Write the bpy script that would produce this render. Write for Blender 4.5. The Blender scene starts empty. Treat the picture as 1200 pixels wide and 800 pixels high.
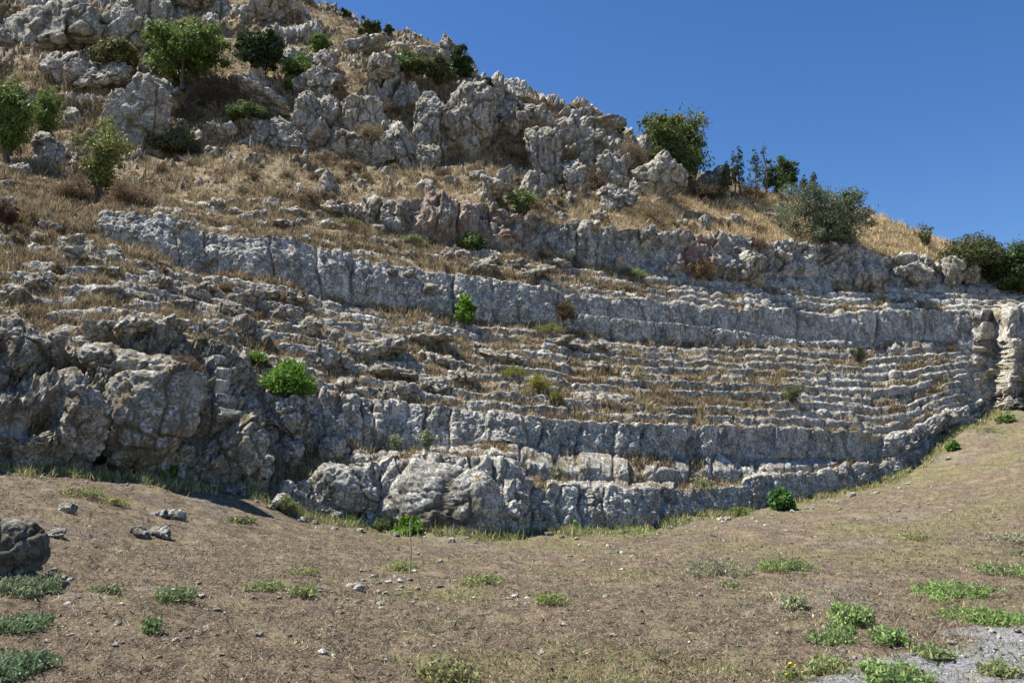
import bpy, math, random
import numpy as np
from mathutils import Vector
random.seed(7); RS = np.random.RandomState(11)
sc = bpy.context.scene
COL = sc.collection
F = 1000.0; PITCH = math.radians(8.0); CS, SN = math.cos(PITCH), math.sin(PITCH); CAMZ = 1.6
# ------------------------------------------------------------------ noise
_perm = np.random.RandomState(3).permutation(256).astype(np.int32)
_perm = np.concatenate([_perm, _perm, _perm])
_g = np.random.RandomState(4).normal(size=(256, 3)); _g /= np.linalg.norm(_g, axis=1)[:, None]; _g = _g.astype(np.float32)
def perlin(p, seed=0):
    p = p.astype(np.float32) + np.float32(seed * 17.37)
    i = np.floor(p); f = p - i; i = i.astype(np.int32) & 255
    u = f * f * f * (f * (f * 6 - 15) + 10)
    out = np.zeros(len(p), np.float32)
    for dx in (0, 1):
        hx = _perm[(i[:, 0] + dx)]; wx = u[:, 0] if dx else 1 - u[:, 0]
        for dy in (0, 1):
            hy = _perm[hx + ((i[:, 1] + dy) & 255)]; wy = wx * (u[:, 1] if dy else 1 - u[:, 1])
            for dz in (0, 1):
                g = _g[_perm[hy + ((i[:, 2] + dz) & 255)]]
                w = wy * (u[:, 2] if dz else 1 - u[:, 2])
                out += w * (g[:, 0] * (f[:, 0] - dx) + g[:, 1] * (f[:, 1] - dy) + g[:, 2] * (f[:, 2] - dz))
    return out * 1.5
def fbm(p, octv=4, seed=0, gain=.5, lac=2.07):
    a, s, o = 1.0, 1.0, 0
    for k in range(octv):
        o = o + a * perlin(p * s, seed + k * 3.1); a *= gain; s *= lac
    return o
def ridged(p, octv=4, seed=0, gain=.55):
    a, s, o = 1.0, 1.0, 0
    for k in range(octv):
        o = o + a * (1 - 2 * np.abs(perlin(p * s, seed + k * 2.7))); a *= gain; s *= 2.1
    return o
_j = np.random.RandomState(5).rand(256, 4).astype(np.float32)
def worley(p, seed=0):
    p = p.astype(np.float32) + np.float32(seed * 9.7)
    i = np.floor(p).astype(np.int32); f = p - i
    F1 = np.full(len(p), 9, np.float32); F2 = F1.copy(); idr = np.zeros(len(p), np.float32); tl = np.zeros(len(p), np.float32)
    for dx in (-1, 0, 1):
        for dy in (-1, 0, 1):
            for dz in (-1, 0, 1):
                h = _perm[_perm[_perm[(i[:, 0] + dx) & 255] + ((i[:, 1] + dy) & 255)] + ((i[:, 2] + dz) & 255)]
                j = _j[h]
                ax = f[:, 0] - (dx + .1 + .8 * j[:, 0]); ay = f[:, 1] - (dy + .1 + .8 * j[:, 1]); az = f[:, 2] - (dz + .1 + .8 * j[:, 2])
                d = ax * ax + ay * ay + az * az
                near = d < F1
                F2 = np.where(near, F1, np.minimum(F2, d)); idr = np.where(near, j[:, 3], idr); g = _g[h]; tl = np.where(near, ax * g[:, 0] + ay * g[:, 1] + az * g[:, 2], tl); F1 = np.where(near, d, F1)
    F1 = np.sqrt(F1); F2 = np.sqrt(F2)
    return tl, F2 - F1, idr
def sstep(x, a, b):
    t = np.clip((x - a) / (b - a), 0, 1); return t * t * (3 - 2 * t)
# ------------------------------------------------------------------ object helpers
def tag(o, label=None, cat=None, group=None, kind=None):
    if label: o['label'] = label
    if cat: o['category'] = cat
    if group: o['group'] = group
    if kind: o['kind'] = kind
    return o
def mesh(name, V, Fc, mat, parent=None, attrs=None, smooth=True, col=None):
    """V (n,3); Fc (m,k) int array or list of them."""
    me = bpy.data.meshes.new(name)
    Fs = Fc if isinstance(Fc, list) else [Fc]
    Fs = [f for f in Fs if len(f)]
    loops = np.concatenate([f.ravel() for f in Fs]).astype(np.int32)
    tot = np.concatenate([np.full(len(f), f.shape[1]) for f in Fs]).astype(np.int32)
    start = np.concatenate([[0], np.cumsum(tot)[:-1]]).astype(np.int32)
    me.vertices.add(len(V)); me.vertices.foreach_set('co', np.asarray(V, np.float32).ravel())
    me.loops.add(len(loops)); me.loops.foreach_set('vertex_index', loops)
    me.polygons.add(len(tot)); me.polygons.foreach_set('loop_start', start)
    me.polygons.foreach_set('use_smooth', np.full(len(tot), smooth))
    me.update(calc_edges=True)
    for k, a in (attrs or {}).items():
        at = me.attributes.new(k, 'FLOAT', 'POINT'); at.data.foreach_set('value', np.asarray(a, np.float32))
    if col is not None:
        at = me.attributes.new('Col', 'FLOAT_COLOR', 'POINT')
        c = np.ones((len(V), 4), np.float32); c[:, :3] = col; at.data.foreach_set('color', c.ravel())
    me.materials.append(mat)
    o = bpy.data.objects.new(name, me); COL.objects.link(o)
    if parent: o.parent = parent
    return o
def empty(name, loc):
    o = bpy.data.objects.new(name, None); COL.objects.link(o); o.location = loc; o.empty_display_size = .2
    return o
def ray(px, py, d):
    u = (np.asarray(px, float) - 600) / F; v = (400 - np.asarray(py, float)) / F
    k = d / (CS - v * SN)
    return np.stack([u * k, np.broadcast_to(d, np.shape(u * k)) * 1.0, CAMZ + (SN + v * CS) * k], -1)
def project(P):
    x, y, z = P[..., 0], P[..., 1], P[..., 2] - CAMZ
    fw = y * CS + z * SN; up = -y * SN + z * CS
    return 600 + F * x / fw, 400 - F * up / fw
# ------------------------------------------------------------------ materials
def newmat(name):
    m = bpy.data.materials.new(name); m.use_nodes = True
    nt = m.node_tree; nt.nodes.clear()
    return m, nt
class NB:
    def __init__(s, nt): s.nt = nt
    def n(s, t, **kw):
        nd = s.nt.nodes.new(t)
        for k, v in kw.items():
            if k.startswith('_'): setattr(nd, k[1:], v)
            else:
                nd.inputs[k.replace('__', ' ')].default_value = v
        return nd
    def l(s, a, b): s.nt.links.new(a, b)
    def noise(s, vec, scale, detail=4, rough=.6, dist=0):
        n = s.nt.nodes.new('ShaderNodeTexNoise'); s.l(vec, n.inputs['Vector'])
        n.inputs['Scale'].default_value = scale; n.inputs['Detail'].default_value = detail
        n.inputs['Roughness'].default_value = rough; n.inputs['Distortion'].default_value = dist
        return n.outputs['Fac']
    def ramp(s, fac, a, b, lo=0., hi=1.):
        n = s.nt.nodes.new('ShaderNodeMapRange'); n.interpolation_type = 'SMOOTHSTEP'
        s.l(fac, n.inputs['Value']); n.inputs['From Min'].default_value = a; n.inputs['From Max'].default_value = b
        n.inputs['To Min'].default_value = lo; n.inputs['To Max'].default_value = hi
        return n.outputs['Result']
    def mix(s, fac, a, b):
        n = s.nt.nodes.new('ShaderNodeMix'); n.data_type = 'RGBA'
        for sock, v in ((n.inputs[0], fac), (n.inputs[6], a), (n.inputs[7], b)):
            if hasattr(v, 'links') or isinstance(v, bpy.types.NodeSocket): s.l(v, sock)
            elif isinstance(v, (int, float)): sock.default_value = v
            else: sock.default_value = (*v, 1)
        return n.outputs[2]
    def math(s, op, a, b=0.):
        n = s.nt.nodes.new('ShaderNodeMath'); n.operation = op
        for sock, v in ((n.inputs[0], a), (n.inputs[1], b)):
            if isinstance(v, bpy.types.NodeSocket): s.l(v, sock)
            else: sock.default_value = v
        return n.outputs[0]
    def attr(s, name, color=False):
        n = s.nt.nodes.new('ShaderNodeAttribute'); n.attribute_name = name
        return n.outputs['Color' if color else 'Fac']
def limestone():
    m, nt = newmat('limestone'); b = NB(nt)
    geo = b.n('ShaderNodeNewGeometry'); P = geo.outputs['Position']
    n1 = b.noise(P, .9, 5, .6); n2 = b.noise(P, 4.5, 6, .7, .4); n3 = b.noise(P, 17, 5, .75); n4 = b.noise(P, 2.2, 6, .65, .8)
    n5 = b.noise(P, 45, 3, .7)
    c = b.mix(b.ramp(n1, .35, .65), (.36, .345, .315), (.60, .58, .53))
    c = b.mix(b.ramp(n2, .48, .58), c, (.82, .81, .77))               # pale lichen and clean stone
    c = b.mix(b.ramp(n3, .46, .57, 0, .85), c, (.115, .108, .098))        # dark lichen specks
    c = b.mix(b.ramp(n4, .54, .66, 0, .7), c, (.19, .18, .165))
    c = b.mix(b.ramp(n5, .56, .7, 0, .6), c, (.78, .76, .70))
    mp = b.n('ShaderNodeMapping'); b.l(P, mp.inputs['Vector']); mp.inputs['Scale'].default_value = (1, 1, .16)
    st = b.noise(mp.outputs[0], 2.6, 6, .66, .6)
    c = b.mix(b.ramp(st, .53, .63, 0, .72), c, (.13, .12, .105))         # dark water stains run down the faces
    st2 = b.noise(mp.outputs[0], 2.3, 5, .6, .5)
    c = b.mix(b.ramp(st2, .58, .70, 0, .6), c, (.74, .71, .65))
    oc = b.noise(P, 1.3, 6, .7, 1.0)
    c = b.mix(b.ramp(oc, .57, .67, 0, .7), c, (.30, .185, .08))         # ochre stains
    red = b.math('MULTIPLY', b.attr('red'), b.ramp(n4, .36, .55))
    c = b.mix(red, c, (.26, .14, .09))
    cr = b.attr('crack')
    c = b.mix(b.math('MULTIPLY', cr, .85), c, (.055, .043, .022))          # moss and dirt in the clefts
    mo = b.math('MULTIPLY', b.attr('moss'), b.ramp(b.noise(P, 5.5, 5, .7), .43, .53))  # moss, plus the shade painted onto the right end wall
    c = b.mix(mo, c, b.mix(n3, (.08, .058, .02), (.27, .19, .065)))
    sn = b.noise(P, 6, 6, .75)
    c = b.mix(1.0, c, c); wm = b.n('ShaderNodeMix'); wm.data_type = 'RGBA'; wm.blend_type = 'MULTIPLY'; wm.inputs[0].default_value = 1; b.l(c, wm.inputs[6]); wm.inputs[7].default_value = (1.05, 1.035, .965, 1); c = wm.outputs[2]
    soilc = b.mix(b.ramp(sn, .38, .62), (.13, .095, .06), (.38, .30, .18))
    soilc = b.mix(b.ramp(n3, .52, .7, 0, .6), soilc, (.10, .075, .045))
    soilc = b.mix(b.ramp(n1, .55, .66, 0, .35), soilc, (.16, .17, .06))
    c = b.mix(b.attr('soil'), c, soilc)
    bs = b.n('ShaderNodeBsdfPrincipled', Roughness=.95); bs.inputs['Specular IOR Level'].default_value = .15
    b.l(c, bs.inputs['Base Color'])
    h = b.math('ADD', b.math('MULTIPLY', b.noise(P, 9, 8, .8), .7), b.math('MULTIPLY', b.noise(P, 40, 4, .7), .25))
    bp = b.n('ShaderNodeBump', Strength=.9, Distance=.11); b.l(h, bp.inputs['Height']); b.l(bp.outputs[0], bs.inputs['Normal'])
    o = b.n('ShaderNodeOutputMaterial'); b.l(bs.outputs[0], o.inputs[0])
    return m
def ground_mat():
    m, nt = newmat('dry_ground'); b = NB(nt)
    geo = b.n('ShaderNodeNewGeometry'); P = geo.outputs['Position']
    n1 = b.noise(P, .55, 6, .65); n2 = b.noise(P, 7, 8, .8, .5); n3 = b.noise(P, 38, 6, .75); n4 = b.noise(P, 1.7, 6, .7)
    c = b.mix(b.ramp(n2, .42, .58), (.052, .038, .027), (.18, .142, .097))
    c = b.mix(b.ramp(b.noise(P, .9, 7, .7, .6), .50, .62, 0, .6), c, (.12, .082, .062))
    c = b.mix(b.ramp(n3, .47, .62, 0, .8), c, (.36, .29, .20))
    c = b.mix(b.ramp(n3, .40, .30, 0, .8), c, (.05, .037, .028))
    c = b.mix(b.ramp(n4, .50, .62, 0, .5), c, (.32, .26, .16))         # straw
    g = b.math('MULTIPLY', b.attr('green'), b.ramp(n2, .40, .60, 0, .85))
    c = b.mix(g, c, (.20, .19, .08))
    vo = b.n('ShaderNodeTexVoronoi', Scale=26.); b.l(P, vo.inputs['Vector'])
    pale = b.math('MULTIPLY', b.ramp(vo.outputs['Distance'], .22, .14), b.ramp(n1, .48, .58))
    pale = b.math('MULTIPLY', pale, .45)
    c = b.mix(pale, c, (.50, .48, .45))
    gr = b.mix(b.ramp(n3, .42, .58), (.17, .17, .175), (.42, .42, .42))
    gm = b.math('MULTIPLY', b.attr('gravel'), b.ramp(n2, .34, .5))
    c = b.mix(gm, c, gr)
    bs = b.n('ShaderNodeBsdfPrincipled', Roughness=.96); bs.inputs['Specular IOR Level'].default_value = .1
    b.l(c, bs.inputs['Base Color'])
    h = b.math('ADD', b.math('MULTIPLY', n2, .5), b.math('MULTIPLY', n3, .5))
    bp = b.n('ShaderNodeBump', Strength=1., Distance=.06); b.l(h, bp.inputs['Height']); b.l(bp.outputs[0], bs.inputs['Normal'])
    o = b.n('ShaderNodeOutputMaterial'); b.l(bs.outputs[0], o.inputs[0])
    return m
def leaf_mat(name='leaf', trans=.3, spec=.25, rough=.6):
    m, nt = newmat(name); b = NB(nt)
    c = b.attr('Col', True)
    bs = b.n('ShaderNodeBsdfPrincipled', Roughness=rough); bs.inputs['Specular IOR Level'].default_value = spec
    b.l(c, bs.inputs['Base Color'])
    tr = b.n('ShaderNodeBsdfTranslucent'); b.l(c, tr.inputs['Color'])
    mx = b.n('ShaderNodeMixShader'); mx.inputs[0].default_value = trans
    b.l(bs.outputs[0], mx.inputs[1]); b.l(tr.outputs[0], mx.inputs[2])
    o = b.n('ShaderNodeOutputMaterial'); b.l(mx.outputs[0], o.inputs[0])
    return m
def bark_mat(name, c1, c2):
    m, nt = newmat(name); b = NB(nt)
    geo = b.n('ShaderNodeNewGeometry'); n = b.noise(geo.outputs['Position'], 14, 5, .7)
    c = b.mix(n, c1, c2)
    bs = b.n('ShaderNodeBsdfPrincipled', Roughness=.9); b.l(c, bs.inputs['Base Color'])
    bp = b.n('ShaderNodeBump', Strength=.6, Distance=.03); b.l(n, bp.inputs['Height']); b.l(bp.outputs[0], bs.inputs['Normal'])
    o = b.n('ShaderNodeOutputMaterial'); b.l(bs.outputs[0], o.inputs[0])
    return m
M_ROCK = limestone(); M_GROUND = ground_mat(); M_LEAF = leaf_mat(); M_GRASS = leaf_mat('grass_blade', .25, .1, .8)
M_BARK = bark_mat('bark', (.07, .055, .04), (.2, .17, .13))
# ------------------------------------------------------------------ feature curves of the hillside
XA, XB = -100, 1300
X = np.arange(XA, XB + .1, 1.0); NX = len(X)
def sm(a, k=5):
    w = np.hanning(2 * k + 3)[1:-1]; w /= w.sum()
    return np.convolve(np.pad(a, k, 'edge'), w, 'valid')
def cv(*pts, k=5):
    xs = pts[0::2]; ys = pts[1::2]
    return sm(np.interp(X, xs, ys), k)
XD = [-100, 0, 150, 300, 450, 600, 750, 900, 1050, 1150, 1290]
def dp(*v): return sm(np.interp(X, XD, v), 14)
yG = cv(-100,545, 0,545, 60,548, 120,555, 200,560, 260,566, 300,574, 340,594, 380,607, 420,613, 480,621, 540,626, 600,626, 660,621, 720,619, 760,616, 800,610, 860,600, 900,592, 960,582, 1000,573, 1040,560, 1060,551, 1090,527, 1110,508, 1140,498, 1160,487, 1185,478, 1215,492, 1290,505)
yT1 = cv(-100,520, 0,520, 120,525, 250,545, 300,560, 340,578, 365,568, 390,556, 440,550, 455,544, 480,540, 500,537, 560,539, 600,545, 615,560, 640,574, 675,573, 780,575, 830,572, 870,570, 885,562, 940,555, 1000,546, 1040,541, 1060,538, 1090,515, 1110,500, 1140,492, 1160,481, 1185,472, 1215,486, 1290,499, k=3)
yB2 = cv(-100,500, 0,500, 120,505, 250,515, 300,522, 400,525, 440,529, 480,529, 520,527, 560,525, 640,529, 700,531, 760,536, 950,538, 1000,540, 1040,537, 1060,532, 1090,508, 1110,494, 1140,486, 1160,474, 1185,466, 1215,480, 1290,493)
yT2 = cv(-100,415, 0,425, 60,418, 100,413, 150,407, 200,410, 240,420, 270,430, 300,455, 320,462, 360,462, 400,468, 440,472, 500,478, 540,483, 600,490, 640,492, 680,496, 800,500, 920,503, 1000,507, 1030,512, 1060,508, 1085,496, 1110,484, 1140,474, 1160,462, 1190,455, 1290,470)
yB3 = cv(-100,255, 0,262, 115,276, 160,290, 200,305, 240,320, 300,326, 340,331, 370,345, 400,352, 440,358, 480,362, 520,370, 560,378, 600,380, 640,380, 680,392, 720,397, 780,402, 900,405, 1000,408, 1060,402, 1150,400, 1290,405)
yT3 = cv(-100,225, 0,238, 100,262, 112,262, 122,243, 160,245, 190,247, 215,250, 230,262, 250,268, 320,271, 345,273, 380,286, 400,290, 440,304, 480,310, 510,315, 550,325, 600,331, 640,337, 660,349, 690,347, 720,350, 780,357, 830,360, 900,362, 960,365, 1010,367, 1100,365, 1150,366, 1200,362, 1290,360, k=3)
def n1(f, sd): return perlin(np.stack([X * f, np.full(NX, sd), np.zeros(NX)], -1), 2)
yT3 = yT3 + 6 * (1 - sstep(X, 420, 620)) * sstep(X, 112, 124) + 4.5 * n1(.035, 1.3) + 3. * n1(.13, 2.7); yT2 = yT2 + 2.2 * n1(.03, 4.3) + 1.8 * n1(.12, 5.7); yB3 = yB3 + 3 * n1(.03, 6.3) + 2 * n1(.1, 8.1)
yT1 = yT1 + 1.5 * n1(.1, 9.3)
yM3 = np.where(X > 655, cv(655,368, 680,372, 720,374, 780,380, 850,388, 900,396, 950,402, 1290,398), .5 * (yB3 + yT3))
yM3 = np.clip(sm(yM3, 6), yT3 + 3, yB3 - 2)
yB4 = cv(-100,165, 0,190, 100,215, 200,232, 300,245, 400,258, 450,266, 500,284, 540,289, 600,292, 640,308, 680,312, 720,316, 760,322, 860,328, 900,325, 1000,332, 1050,334, 1150,334, 1200,340, 1290,350)
yT4 = cv(-100,155, 0,182, 100,208, 200,224, 300,236, 400,244, 440,240, 490,234, 520,236, 560,240, 580,246, 600,256, 640,260, 680,264, 720,270, 740,268, 800,276, 840,277, 880,280, 890,288, 920,285, 960,290, 1000,292, 1030,300, 1060,302, 1095,310, 1112,304, 1140,308, 1165,326, 1200,332, 1290,342, k=3)
yB5 = cv(-100,185-40, 0,160, 50,170, 150,172, 200,186, 280,168, 340,178, 400,184, 440,192, 520,190, 560,186, 620,198, 660,218, 700,220, 740,216, 770,208, 800,240, 900,262, 1050,285, 1150,312, 1200,326, 1290,340)
yT5 = cv(-100,75, 0,80, 100,85, 150,90, 230,102, 280,97, 350,92, 380,86, 440,85, 500,100, 540,104, 600,112, 650,125, 690,152, 720,172, 750,192, 800,215, 850,222, 900,240, 1050,270, 1150,306, 1200,320, 1290,338)
yB6 = cv(-100,50, 0,58, 100,60, 200,62, 260,58, 300,55, 340,47, 400,56, 450,66, 500,86, 540,96, 600,111, 650,123, 690,148, 720,168, 750,188, 800,210, 900,236, 1050,268, 1150,305, 1200,319, 1290,337)
yS = cv(-100,-150, 0,-120, 100,-100, 200,-70, 300,-30, 350,-7, 370,3, 390,12, 410,22, 440,36, 490,45, 520,54, 535,64, 550,80, 560,95, 575,106, 600,109, 640,117, 655,123, 680,130, 700,139, 715,150, 740,163, 760,182, 800,200, 860,212, 900,230, 1000,243, 1020,250, 1040,258, 1070,270, 1100,282, 1140,299, 1160,308, 1200,317, 1290,336, k=3)
dG  = dp(14, 15.5, 17.2, 18.6, 19, 19.5, 21.5, 26.5, 32.5, 38.6, 38)
dT1 = dG + np.interp(X, [-100, 250, 340, 450, 1050, 1150], [.15, .2, .5, .55, .5, .2])
dB2 = dG + np.interp(X, [-100, 250, 320, 450, 750, 900, 1050, 1120], [.3, .4, 1.1, 2.1, 2.8, 2.5, 1.0, .35])
dT2 = dB2 + np.interp(X, [-100, 200, 300, 400, 1100], [1.4, 1.3, .7, .4, .35])
dB3 = dp(24, 24.5, 25, 25.7, 27.5, 29.5, 32, 36, 39.5, 41, 39.6)
dM3 = dB3 + .12; ledge = .55 * sstep(X, 650, 690) * (1 - sstep(X, 960, 1010)); dT3 = dM3 + .35
dB4 = dp(30, 30, 30, 30.5, 32, 33.5, 36, 39.5, 43, 45, 45)
dT4 = dB4 + np.interp(X, [-100, 350, 500], [.9, .8, .5])
dB5 = dp(36, 36, 37, 38, 39.5, 42, 44.5, 44, 46, 48, 49)
dT5 = dB5 + np.interp(X, [-100, 300, 400, 740, 800, 1290], [4, 3.2, 3, 2.4, 3, 3])
dB6 = dT5 + np.interp(X, [-100, 200, 400, 560, 700, 1290], [3.5, 4, 4, 1.2, .6, .6])
dS  = dB6 + np.interp(X, [-100, 300, 420, 500, 560, 620, 700, 800, 1290], [8, 9, 10, 7, 3.5, 1.2, 1.5, 3, 4])
# coves and buttresses of the sheer end wall on the right
cove = np.interp(X, [-100, 1136, 1146, 1158, 1165, 1176, 1184, 1190, 1197, 1204, 1240, 1290], [0, 0, .1, .9, 1.1, .1, -.2, -.1, 1.0, 1.0, .2, -.4])
cove = sm(cove, 2)
pass
wend = sstep(X, 1135, 1160)
dT2[:] = dT2 * (1 - wend) + (dB2 + .3) * wend
dB3[:] = dB3 * (1 - wend) + (dT2 + .7) * wend
dM3[:] = dB3 + .12; dT3 += ledge; dT3[:] = np.where(X > 1135, dM3 + .35 + wend * .8, dT3)
ys = [yG, yT1, yB2, yT2, yB3, yM3, yT3, yB4, yT4, yB5, yT5, yB6, yS]
for a, b_ in zip(ys[:-1], ys[1:]): b_[:] = np.minimum(b_, a - 1.0)
K = [ray(X, y, d) for y, d in zip(ys, (dG, dT1, dB2, dT2, dB3, dM3, dT3, dB4, dT4, dB5, dT5, dB6, dS))]
(G, T1, B2, T2, B3, M3, T3, B4, T4, B5, T5, B6, S) = K
def itab(xs, v): return np.interp(X, xs, v)
XR = [-100, 0, 100, 200, 300, 400, 600, 800, 1000, 1150, 1290]
rows = []      # (points (NX,3), rock, amp_block, amp_crag, fine, zone)
zones = []
def seg(A, B, n, rock, amp, crag, zone, curve=None, moss=0.):
    for i in range(n):
        t = i / n
        if curve: t = curve(t)
        rows.append(A + (B - A) * t); zones.append(zone)
        R_.append(rock if isinstance(rock, np.ndarray) else np.full(NX, float(rock)))
        A_.append(amp if isinstance(amp, np.ndarray) else np.full(NX, float(amp)))
        C_.append(crag if isinstance(crag, np.ndarray) else np.full(NX, float(crag)))
        M_.append(moss if isinstance(moss, np.ndarray) else np.full(NX, float(moss)))
R_, A_, C_, M_ = [], [], [], []
def steps(A, B, n, strength, nt_, nr, rr, rt, name, amp, moss, trise=.36):
    """n risers and n+1 treads between two curves"""
    tot = n + (n + 1) * 0.0 + 1
    Pn = A; 
    for k in range(n + 1):
        S1 = A + (B - A) * ((k + 1) / (n + 1))
        S0 = A + (B - A) * (k / (n + 1))
        w1 = perlin(np.stack([X * .012, np.full(NX, k * 3.3), np.zeros(NX)], -1), 5)
        st = np.clip(strength * (1 + .9 * w1), 0, 1)[:, None]
        tr = trise + .12 * perlin(np.stack([X * .03, np.full(NX, k * 5.3), np.zeros(NX)], -1), 8)
        E = S0 + (S1 - S0) * np.stack([np.full(NX, .9), np.full(NX, .9), tr], -1)   # back of the tread
        mid = S0 + (S1 - S0) * .5
        E = mid + (E - mid) * st if k < n else S1
        Lp = Pn + (E - Pn) * .34
        seg(Pn, Lp, 2, np.maximum(rr * (.4 + .6 * st[:, 0]), rt), amp * .5, 0, f'{name}{k}', moss=moss * .3)
        seg(Lp, E, nt_ - 2, rt, amp * .4, 0, f'{name}{k}', moss=moss)
        if k < n:
            seg(E, S1, nr, rr, amp, 0, f'{name}{k+1}', moss=moss * .5)
            Pn = S1
moss_mid = np.interp(X, [-100, 560, 650, 800, 950, 1050, 1290], [.4, .5, .9, 1., .8, .5, .3])
seg(G, T1, 85, itab([-100,240,260,340,360,1290],[1,1,.8,.8,1,1]), itab([-100,250,330,420,600,1000,1290],[.4,.35,.22,.17,.10,.08,.28]), itab([-100,250,330,1100,1150,1290],[.4,.3,.1,.06,.35,.35]), 'front', curve=lambda t: t**.9)
steps(T1, B2, 1, itab([-100,340,420,1000,1100],[0,.1,1,1,.2]), 7, 10, itab([-100,240,270,400,600,1290],[1,1,.5,.6,.85,1]), itab([-100,240,270,400,600,1290],[1,1,.3,.35,.55,.95]), 'bench', .1, moss_mid * .5, .3)
seg(B2, T2, 72, itab([-100,-60,1290],[1,1,1]), itab([-100,250,330,500,1030,1060,1290],[.36,.32,.18,.10,.08,.25,.3]), itab([-100,250,330,1030,1070,1150,1290],[.5,.4,.08,.04,.16,.25,.25]), 'podium')
steps(T2, B3, 10, itab([-100,100,220,380,1100,1150,1290],[.5,.8,1,1,1,.15,0]), 5, 8,
      itab(XR, [.38,.5,.64,.78,.88,.92,.95,.9,1,1,1]), itab(XR[:-2] + [1120, 1140, 1290], [.03,.06,.1,.12,.16,.2,.3,.32,.52,.75,1,1]), 'row', .085, moss_mid)
seg(B3, M3, 28, itab([-100,105,122,1290],[.2,.2,1,1]), .08, itab([-100,1100,1150,1290],[.03,.05,.22,.22]), 'wall')
M3b = M3 + np.array([0, 1, .12]) * ledge[:, None]
seg(M3, M3b, 4, 1, .06, 0, 'wall')
seg(M3b, T3, 28, itab([-100,105,122,1290],[.2,.2,1,1]), .08, itab([-100,1100,1150,1290],[.03,.03,.2,.2]), 'wall')
steps(T3, B4, 4, itab([-100,150,400,640,700,1290],[.2,.5,.5,.7,1,1]), 5, 8,
      itab(XR, [.15,.2,.34,.52,.5,.45,.55,.85,.92,.9,.9]), itab(XR, [.02,.05,.1,.2,.18,.14,.2,.5,.7,.8,.6]), 'urow', .09, moss_mid * .4, .4)
seg(B4, T4, 46, itab([-100,200,300,400,480,1150,1180,1290],[.12,.25,.4,.6,1,1,.6,.4]), .14, itab([-100,400,500,1290],[.0,.1,.34,.34]), 'scarp')
seg(T4, B5, 90, itab([-100,0,100,300,500,700,780,900,1150,1290],[.26,.28,.3,.28,.26,.3,.12,.06,.05,.3]), .22, .1, 'slope')
seg(B5, T5, 112, itab([-100,0,60,130,180,220,270,290,700,745,790,1290],[.3,.3,.36,.5,.45,.28,.25,.46,.54,.5,.10,.02]), .3, itab([-100,300,740,800,1290],[.6,.7,.7,.2,.0]), 'crag')
seg(T5, B6, 30, itab([-100,0,100,400,560,700,800,1290],[.4,.4,.3,.3,.6,.7,.1,.02]), .25, itab([-100,700,800,1290],[.3,.3,.1,0]), 'upper')
seg(B6, S, 105, itab([-100,150,300,420,520,600,720,790,1290],[.56,.5,.4,.32,.40,.66,.55,.1,.02]), .22, itab([-100,300,420,700,800,1290],[.8,.6,.4,.4,.1,0]), 'upper')
back1 = S + np.array([0, 6, -.6]); back1[:, 0] *= 1.05; back2 = S + np.array([0, 40, -9.]); back2[:, 0] *= 1.6; back2[:, 2] = np.maximum(back2[:, 2], 0) ; back3 = S.copy(); back3[:, 1] += 90; back3[:, 0] *= 2.3; back3[:, 2] = -2
seg(S, back1, 14, .35, .15, .1, 'back'); seg(back1, back2, 4, .2, .1, .1, 'back'); seg(back2, back3, 4, .2, .1, .1, 'back')
P = np.array(rows); R = np.array(R_); A = np.array(A_); Cg = np.array(C_); MO = np.array(M_)
NV = len(P)
def vs(a, k):
    w = np.hanning(2 * k + 3)[1:-1]; w /= w.sum()
    b = np.pad(a, ((k, k), (0, 0)), 'edge'); return sum(w[i] * b[i:i + a.shape[0]] for i in range(2 * k + 1))
A = vs(A, 4); Cg = vs(Cg, 6)
p = P.reshape(-1, 3).astype(np.float32); r = R.ravel().astype(np.float32); am = A.ravel().astype(np.float32); cg = Cg.ravel().astype(np.float32)
def rockfield(p, cell, seed=0, warp=.35):
    w = np.stack([fbm(p * .9, 2, 21), fbm(p * .9, 2, 22), fbm(p * .9, 2, 23)], -1) * warp
    q = (p + w) / np.array(cell, np.float32)
    f1, e, idr = worley(q, seed)
    return f1, e, idr
# blocks with clefts, coarse and fine
f1, e1, id1 = rockfield(p, (1.25, 2.0, 2.1), 1)
f3, e3, id3 = rockfield(p, (2.9, 3.4, 3.5), 4, 1.0)
f2, e2, id2 = rockfield(p, (.42, .5, .36), 2, .15)
n_big = ridged(p * .28, 3, 31); n_mid = fbm(p * .8, 3, 32); n_f = ridged(p * 2.2, 4, 33, .62); n_ff = fbm(p * 7.5, 3, 36, .6)
n_mask = fbm(p * .55, 2, 41) * .6 + fbm(p * 2.1, 3, 42) * .75
mk = sstep(r * 1.7 - .85 + n_mask * (1 - np.abs(2 * r - 1) * .75) * 1.05, -.10, .12)
cgm = sstep(cg, .25, .6); low_ = fbm(p * .30, 3, 48)
val = r * 1.7 - .85 + (n_mask * (1 - cgm * .7) + low_ * 1.25 * cgm) * (1 - np.abs(2 * r - 1) * .75) * 1.05
mk = sstep(val, -.10, .12); mk[r > .97] = 1   # sharp for colour, soft for shape
mkd = sstep(val, -.28 - .32 * cgm, .26 + .21 * cgm); mkd[r > .97] = 1
cmod = sstep(fbm(p * .7, 2, 45), -.12, .35); cmod2 = sstep(fbm(p * 1.1, 2, 46), .0, .4)
cr1 = (1 - sstep(e1, .0, .09)) * cmod; cr2 = (1 - sstep(e2, .0, .14)) * cmod2; cr3 = (1 - sstep(e3, 0, .10)) * (.3 + .7 * cmod)
pit = sstep(ridged(p * 3.1, 3, 37), .95, 1.5)
wc = sstep(am, .1, .22)      # coarse blocks matter on tall faces
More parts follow.
